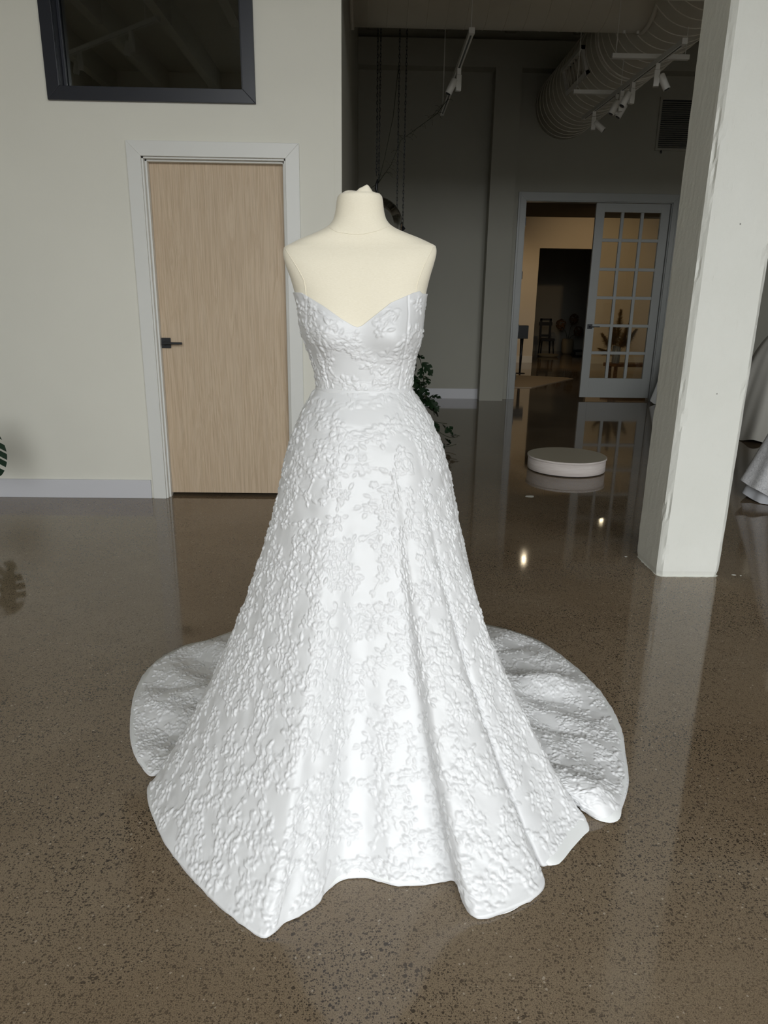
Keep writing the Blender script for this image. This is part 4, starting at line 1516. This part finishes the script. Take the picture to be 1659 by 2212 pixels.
# ================================================================== other gowns
M_LACE = mat('silver_white_lace', (0.70, 0.70, 0.71), 0.55, 0.5)
t = NT(M_LACE); v_ = t.mapping()
t.bump(t.noise(v_, 55, 5, 0.7, 2.0), 0.6, 0.01)
t.color(t.ramp(t.noise(v_, 40, 5, 0.7, 2.5), [(0.35, (0.50, 0.50, 0.52)), (0.6, (0.76, 0.76, 0.77))]))
M_CREPE = mat('plain_white_crepe', (0.62, 0.60, 0.55), 0.6, 0.4)
M_TULLE = mat('grey_tulle', (0.52, 0.53, 0.56), 0.7, 0.3)
M_SEQUIN = mat('dark_beaded_lace', (0.13, 0.125, 0.115), 0.4, 0.6)
t = NT(M_SEQUIN); v_ = t.mapping()
t.color(t.ramp(t.noise(v_, 45, 5, 0.7, 2.0), [(0.45, (0.06, 0.06, 0.055)), (0.68, (0.42, 0.41, 0.38))]))


def simple_gown(label, loc, r_hem, mt_s, mt_b, folds=9, amp=0.12, z_hem=0.03, tulle=None, seed=0, rz=0.0, waist=1.08, form_=True):
    e = empty('hanging_gown', loc, rz)
    tag(e, label, 'dress', 'other gowns in the hall')
    rs = np.random.default_rng(seed)
    th = np.linspace(0, 2 * np.pi, 200, endpoint=False)
    fold = np.sin(folds * th + 0.6 * np.sin(2 * th + seed)) + 0.35 * np.sin((folds * 2 + 1) * th + seed)
    def sk(r1, z1, n=40, a=amp):
        tv = np.linspace(0, 1, n)[:, None]
        r = 0.125 + (r1 - 0.125) * (0.25 * (1 - np.exp(-tv * 9)) + 0.75 * tv ** 1.15)
        r = r * (1 + a * fold[None] * tv ** 1.4)
        z = waist + (z1 + 0.025 * fold[None] - waist) * tv
        return np.stack([r * np.cos(th)[None], r * np.sin(th)[None] * 0.95, np.maximum(z, 0.004)], -1)
    grid_mesh('skirt', sk(r_hem, z_hem), mt_s, e, closed_u=True)
    if tulle:
        th2 = sk(r_hem * 0.93, 0.006, 40, amp * 1.3)
        grid_mesh('underskirt', th2, tulle, e, closed_u=True)
    zz = np.linspace(waist - 0.01, 1.34, 16)
    w_ = np.interp(zz, [1.05, 1.15, 1.26, 1.34], [0.125, 0.135, 0.165, 0.17])
    B = np.stack([w_[:, None] * np.cos(th)[None], 0.72 * w_[:, None] * np.sin(th)[None], zz[:, None] + 0 * th[None]], -1)
    grid_mesh('bodice', B, mt_b, e, closed_u=True)
    if form_:
        m = MB()
        zt = [1.30, 1.36, 1.42, 1.45, 1.48, 1.50, 1.54, 1.57]
        wt = [0.165, 0.175, 0.19, 0.19, 0.13, 0.075, 0.06, 0.055]
        dt = [0.115, 0.10, 0.075, 0.065, 0.06, 0.058, 0.055, 0.05]
        P = np.stack([np.array(wt)[:, None] * np.cos(th)[None], np.array(dt)[:, None] * np.sin(th)[None], np.array(zt)[:, None] + 0 * th[None]], -1)
        P = np.concatenate([P, np.array([[0, 0, 1.575]])[None] + 0 * P[:1]], 0)
        f_ = empty('display_form', loc, rz); tag(f_, 'cream dress form inside the ' + label.split(' standing')[0].split(' at ')[0], 'mannequin')
        grid_mesh('torso', P, M_JERSEY, f_, closed_u=True)
        MB().tube([(0, 0, 0.02), (0, 0, 1.32)], 0.016, 12).build('stand_pole', M_BLACK, f_)
        MB().lathe([(0, 0), (0.15, 0), (0.15, 0.012), (0.02, 0.025)], 30).build('stand_base', M_BLACK, f_)
    return e


simple_gown('silver-white lace gown standing at the right edge beyond the column', (3.17, 4.80, 0), 0.50, M_LACE, M_LACE, 8, 0.07, 0.10, M_TULLE, 4, 0.5)
simple_gown('plain grey-white crepe gown standing far behind the lace gown', (4.24, 7.40, 0), 0.58, M_CREPE, M_SEQUIN, 7, 0.10, 0.012, None, 2, 1.1)
simple_gown('white satin gown standing beside the glazed door', (4.27, 9.72, 0), 0.37, M_LINING, M_LINING, 8, 0.10, 0.012, None, 6, 0.2)

# ================================================================== things in the lit rear room
e = empty('area_rug', (2.60, 12.70, 0)); tag(e, 'pale wool rug on the floor of the rear room', 'rug')
M_RUG = mat('pale_wool', (0.50, 0.40, 0.28), 0.95, 0.1)
t = NT(M_RUG); t.bump(t.noise(t.mapping(), 60, 3), 0.5, 0.01)
rgp = [(2.0, 11.55), (2.60, 11.55), (3.70, 13.08), (3.55, 13.25), (2.0, 13.75)]
MB().prism([(x - 2.60, y - 12.70) for x, y in rgp], 0.001, 0.012, 'z').build('pile', M_RUG, e)
MB().box((1.03, 0.36, 0.012), (1.10, 0.43, 0.014)).build('label_patch', M_DARKCLOTH, e)

e = empty('black_stand', (2.90, 14.0, 0)); tag(e, 'slim black stand with a square box head beside the tan wall', 'stand')
MB().box((-0.10, -0.07, 0.66), (0.10, 0.07, 0.905)).build('box_head', M_BLACK, e, 0.004)
MB().tube([(0, 0, 0.0), (0, 0, 0.66)], [0.018, 0.035], 10).build('tapered_leg', M_BLACK, e)
MB().lathe([(0, 0), (0.10, 0), (0.10, 0.008), (0, 0.012)], 24).build('foot', M_BLACK, e)

e = empty('wooden_bench', (4.55, 12.62, 0)); tag(e, 'low brown wooden bench behind the glazed door', 'bench')
MB().prism([(-0.46, 0.05), (-0.30, -0.16), (0.55, -0.16), (0.55, 0.22), (-0.40, 0.22)], 0.275, 0.325, 'z').build('bench_top', M_BENCH, e, 0.004)
for (x, y) in ((-0.28, -0.10), (0.48, -0.10), (0.48, 0.16), (-0.30, 0.16)):
    MB().box((x - 0.025, y - 0.025, 0), (x + 0.025, y + 0.025, 0.275)).build('leg', M_BENCH, e)
M_CUTGLASS = mat('ribbed_glass', (0.55, 0.52, 0.46), 0.15, 0.6)
e = empty('glass_vase', (4.285, 12.62, 0.325)); tag(e, 'ribbed clear glass vase on the wooden bench', 'vase')
prof = [(0.0, 0), (0.055, 0.0), (0.06, 0.01), (0.062, 0.30), (0.056, 0.30), (0.054, 0.02), (0, 0.02)]
MB().lathe(prof, 28).build('vase_body', M_CUTGLASS, e)
for k in range(12):
    a = 2 * math.pi * k / 12
    MB().tube([(0.062 * math.cos(a), 0.062 * math.sin(a), 0.015), (0.064 * math.cos(a + .4), 0.064 * math.sin(a + .4), 0.285)], 0.006, 5).build('rib', M_CUTGLASS, e)
M_PAMPAS = mat('golden_pampas', (0.36, 0.20, 0.06), 0.9, 0.1)
e = empty('pampas_grass', (4.285, 12.62, 0.35)); tag(e, 'golden dried pampas plumes in the glass vase', 'dried grass')
rs = random.Random(8)
plumes = [((0.0, 0.0, 0.86), 1.0), ((-0.26, 0.05, 0.46), 0.9), ((-0.16, -0.05, 0.58), 0.9), ((0.16, 0.0, 0.62), 1.0), ((0.28, -0.05, 0.54), 1.0), ((0.10, -0.1, 0.50), 0.8), ((-0.06, 0.08, 0.60), 0.8), ((-0.30, 0, 0.22), 0.7)]
for (tip, s) in plumes:
    tip = Vector(tip)
    MB().tube([(0, 0, 0.0), tip * 0.4 + Vector((0, 0, 0.08)), tip * 0.75], 0.003, 5).build('stalk', M_PAMPAS, e)
    m = MB()
    base = tip * 0.42 + Vector((0, 0, 0.06))
    for k in range(800):
        t = rs.random()
        p = base.lerp(tip, t)
        d = (tip - base).normalized() * rs.uniform(0.02, 0.06) + Vector((rs.uniform(-1, 1), rs.uniform(-1, 1), rs.uniform(-0.8, 0.3))) * 0.13 * (1 - 0.75 * t)
        q = p + d
        m.add([p + Vector((0.006, 0, 0)), p - Vector((0.006, 0, 0)), q], [(0, 1, 2)])
    o = m.build('plume', M_PAMPAS, e); o['kind'] = 'stuff'

# store room beyond the dark opening
e = empty('black_chair', (4.63, 19.3, 0)); tag(e, 'black chair with an open frame back in the dim store room', 'chair')
MB().box((-0.15, 0.10, 0.42), (-0.10, 0.15, 0.93)).build('back_post', M_BLACK, e)
MB().box((0.10, 0.10, 0.42), (0.15, 0.15, 0.93)).build('back_post', M_BLACK, e)
MB().box((-0.15, 0.10, 0.88), (0.15, 0.14, 0.93)).build('top_rail', M_BLACK, e)
MB().box((-0.17, 0.09, 0.75), (0.17, 0.16, 0.84)).build('back_rail', M_BLACK, e)
MB().box((-0.15, 0.09, 0.46), (0.15, 0.16, 0.52)).build('back_rail', M_BLACK, e)
MB().prism([(-0.17, -0.22), (0.19, -0.22), (0.17, 0.16), (-0.15, 0.16)], 0.36, 0.43, 'z').build('seat', M_BLACK, e, 0.01)
for (x, y) in ((-0.14, -0.18), (0.16, -0.18), (0.14, 0.12), (-0.12, 0.12)):
    MB().tube([(x, y, 0.36), (x * 1.15, y * 1.15, 0)], [0.022, 0.018], 8).build('leg', M_BLACK, e)
e = empty('round_tray', (4.55, 18.6, 0)); tag(e, 'round shallow basket tray on the store room floor', 'basket')
M_WICK = mat('wicker', (0.30, 0.25, 0.16), 0.8, 0.2)
MB().lathe([(0, 0.0), (0.22, 0.0), (0.27, 0.05), (0.255, 0.05), (0.21, 0.015), (0, 0.015)], 36).build('tray_body', M_WICK, e)
MB().tube([(0.265 * math.cos(a), 0.265 * math.sin(a), 0.052) for a in np.linspace(0, 2 * math.pi, 37)], 0.010, 6).build('rim', M_WICK, e)
e = empty('flower_pot', (5.33, 19.7, 0)); tag(e, 'tan round planter in the dim store room', 'planter')
M_TANPOT = mat('tan_clay', (0.34, 0.27, 0.17), 0.7, 0.3)
MB().lathe([(0, 0), (0.11, 0), (0.15, 0.06), (0.165, 0.28), (0.15, 0.40), (0.135, 0.40), (0.14, 0.3), (0, 0.3)], 32).build('pot_body', M_TANPOT, e)
MB().lathe([(0, 0.36), (0.137, 0.36)], 24).build('soil', M_SOIL, e)
M_DRIED = mat('dried_bloom', (0.16, 0.09, 0.045), 0.9, 0.1)
for (dx, dz, r, lab) in ((-0.22, 0.75, 0.13, 'leftmost dried brown flower head in the tan planter'), (0.12, 0.90, 0.115, 'tallest dried brown flower head in the tan planter'), (0.27, 0.58, 0.12, 'lowest dried brown flower head in the tan planter')):
    b = empty('dried_flower', (5.33, 19.7, 0.30)); tag(b, lab, 'dried flower', 'dried flowers in the planter')
    MB().tube([(0, 0, 0), (dx * 0.3, 0, (dz - .3) * 0.6), (dx, 0, dz - 0.30)], 0.006, 6).build('stalk', M_STEM, b)
    m = MB()
    for k in range(90):
        u = Vector((rs.gauss(0, 1), rs.gauss(0, 1), rs.gauss(0, 1))).normalized()
        p = Vector((dx, 0, dz - 0.28)) + Vector((u.x * r, u.y * r, u.z * r * 1.15))
        a = u.orthogonal().normalized() * 0.03; c = u.cross(a)
        m.add([p + a, p + c, p - a, p - c, p + u * 0.012], [(0, 1, 4), (1, 2, 4), (2, 3, 4), (3, 0, 4)])
    o = m.build('bloom', M_DRIED, b); o['kind'] = 'stuff'
e = empty('low_bench', (6.0, 19.9, 0)); tag(e, 'low black bench against the store room wall', 'bench')
MB().box((-0.5, -0.18, 0.05), (0.4, 0.18, 0.10)).build('bench_top', M_BLACK, e)
for x in (-0.44, 0.34):
    MB().box((x - 0.03, -0.15, 0), (x + 0.03, 0.15, 0.05)).build('leg', M_BLACK, e)
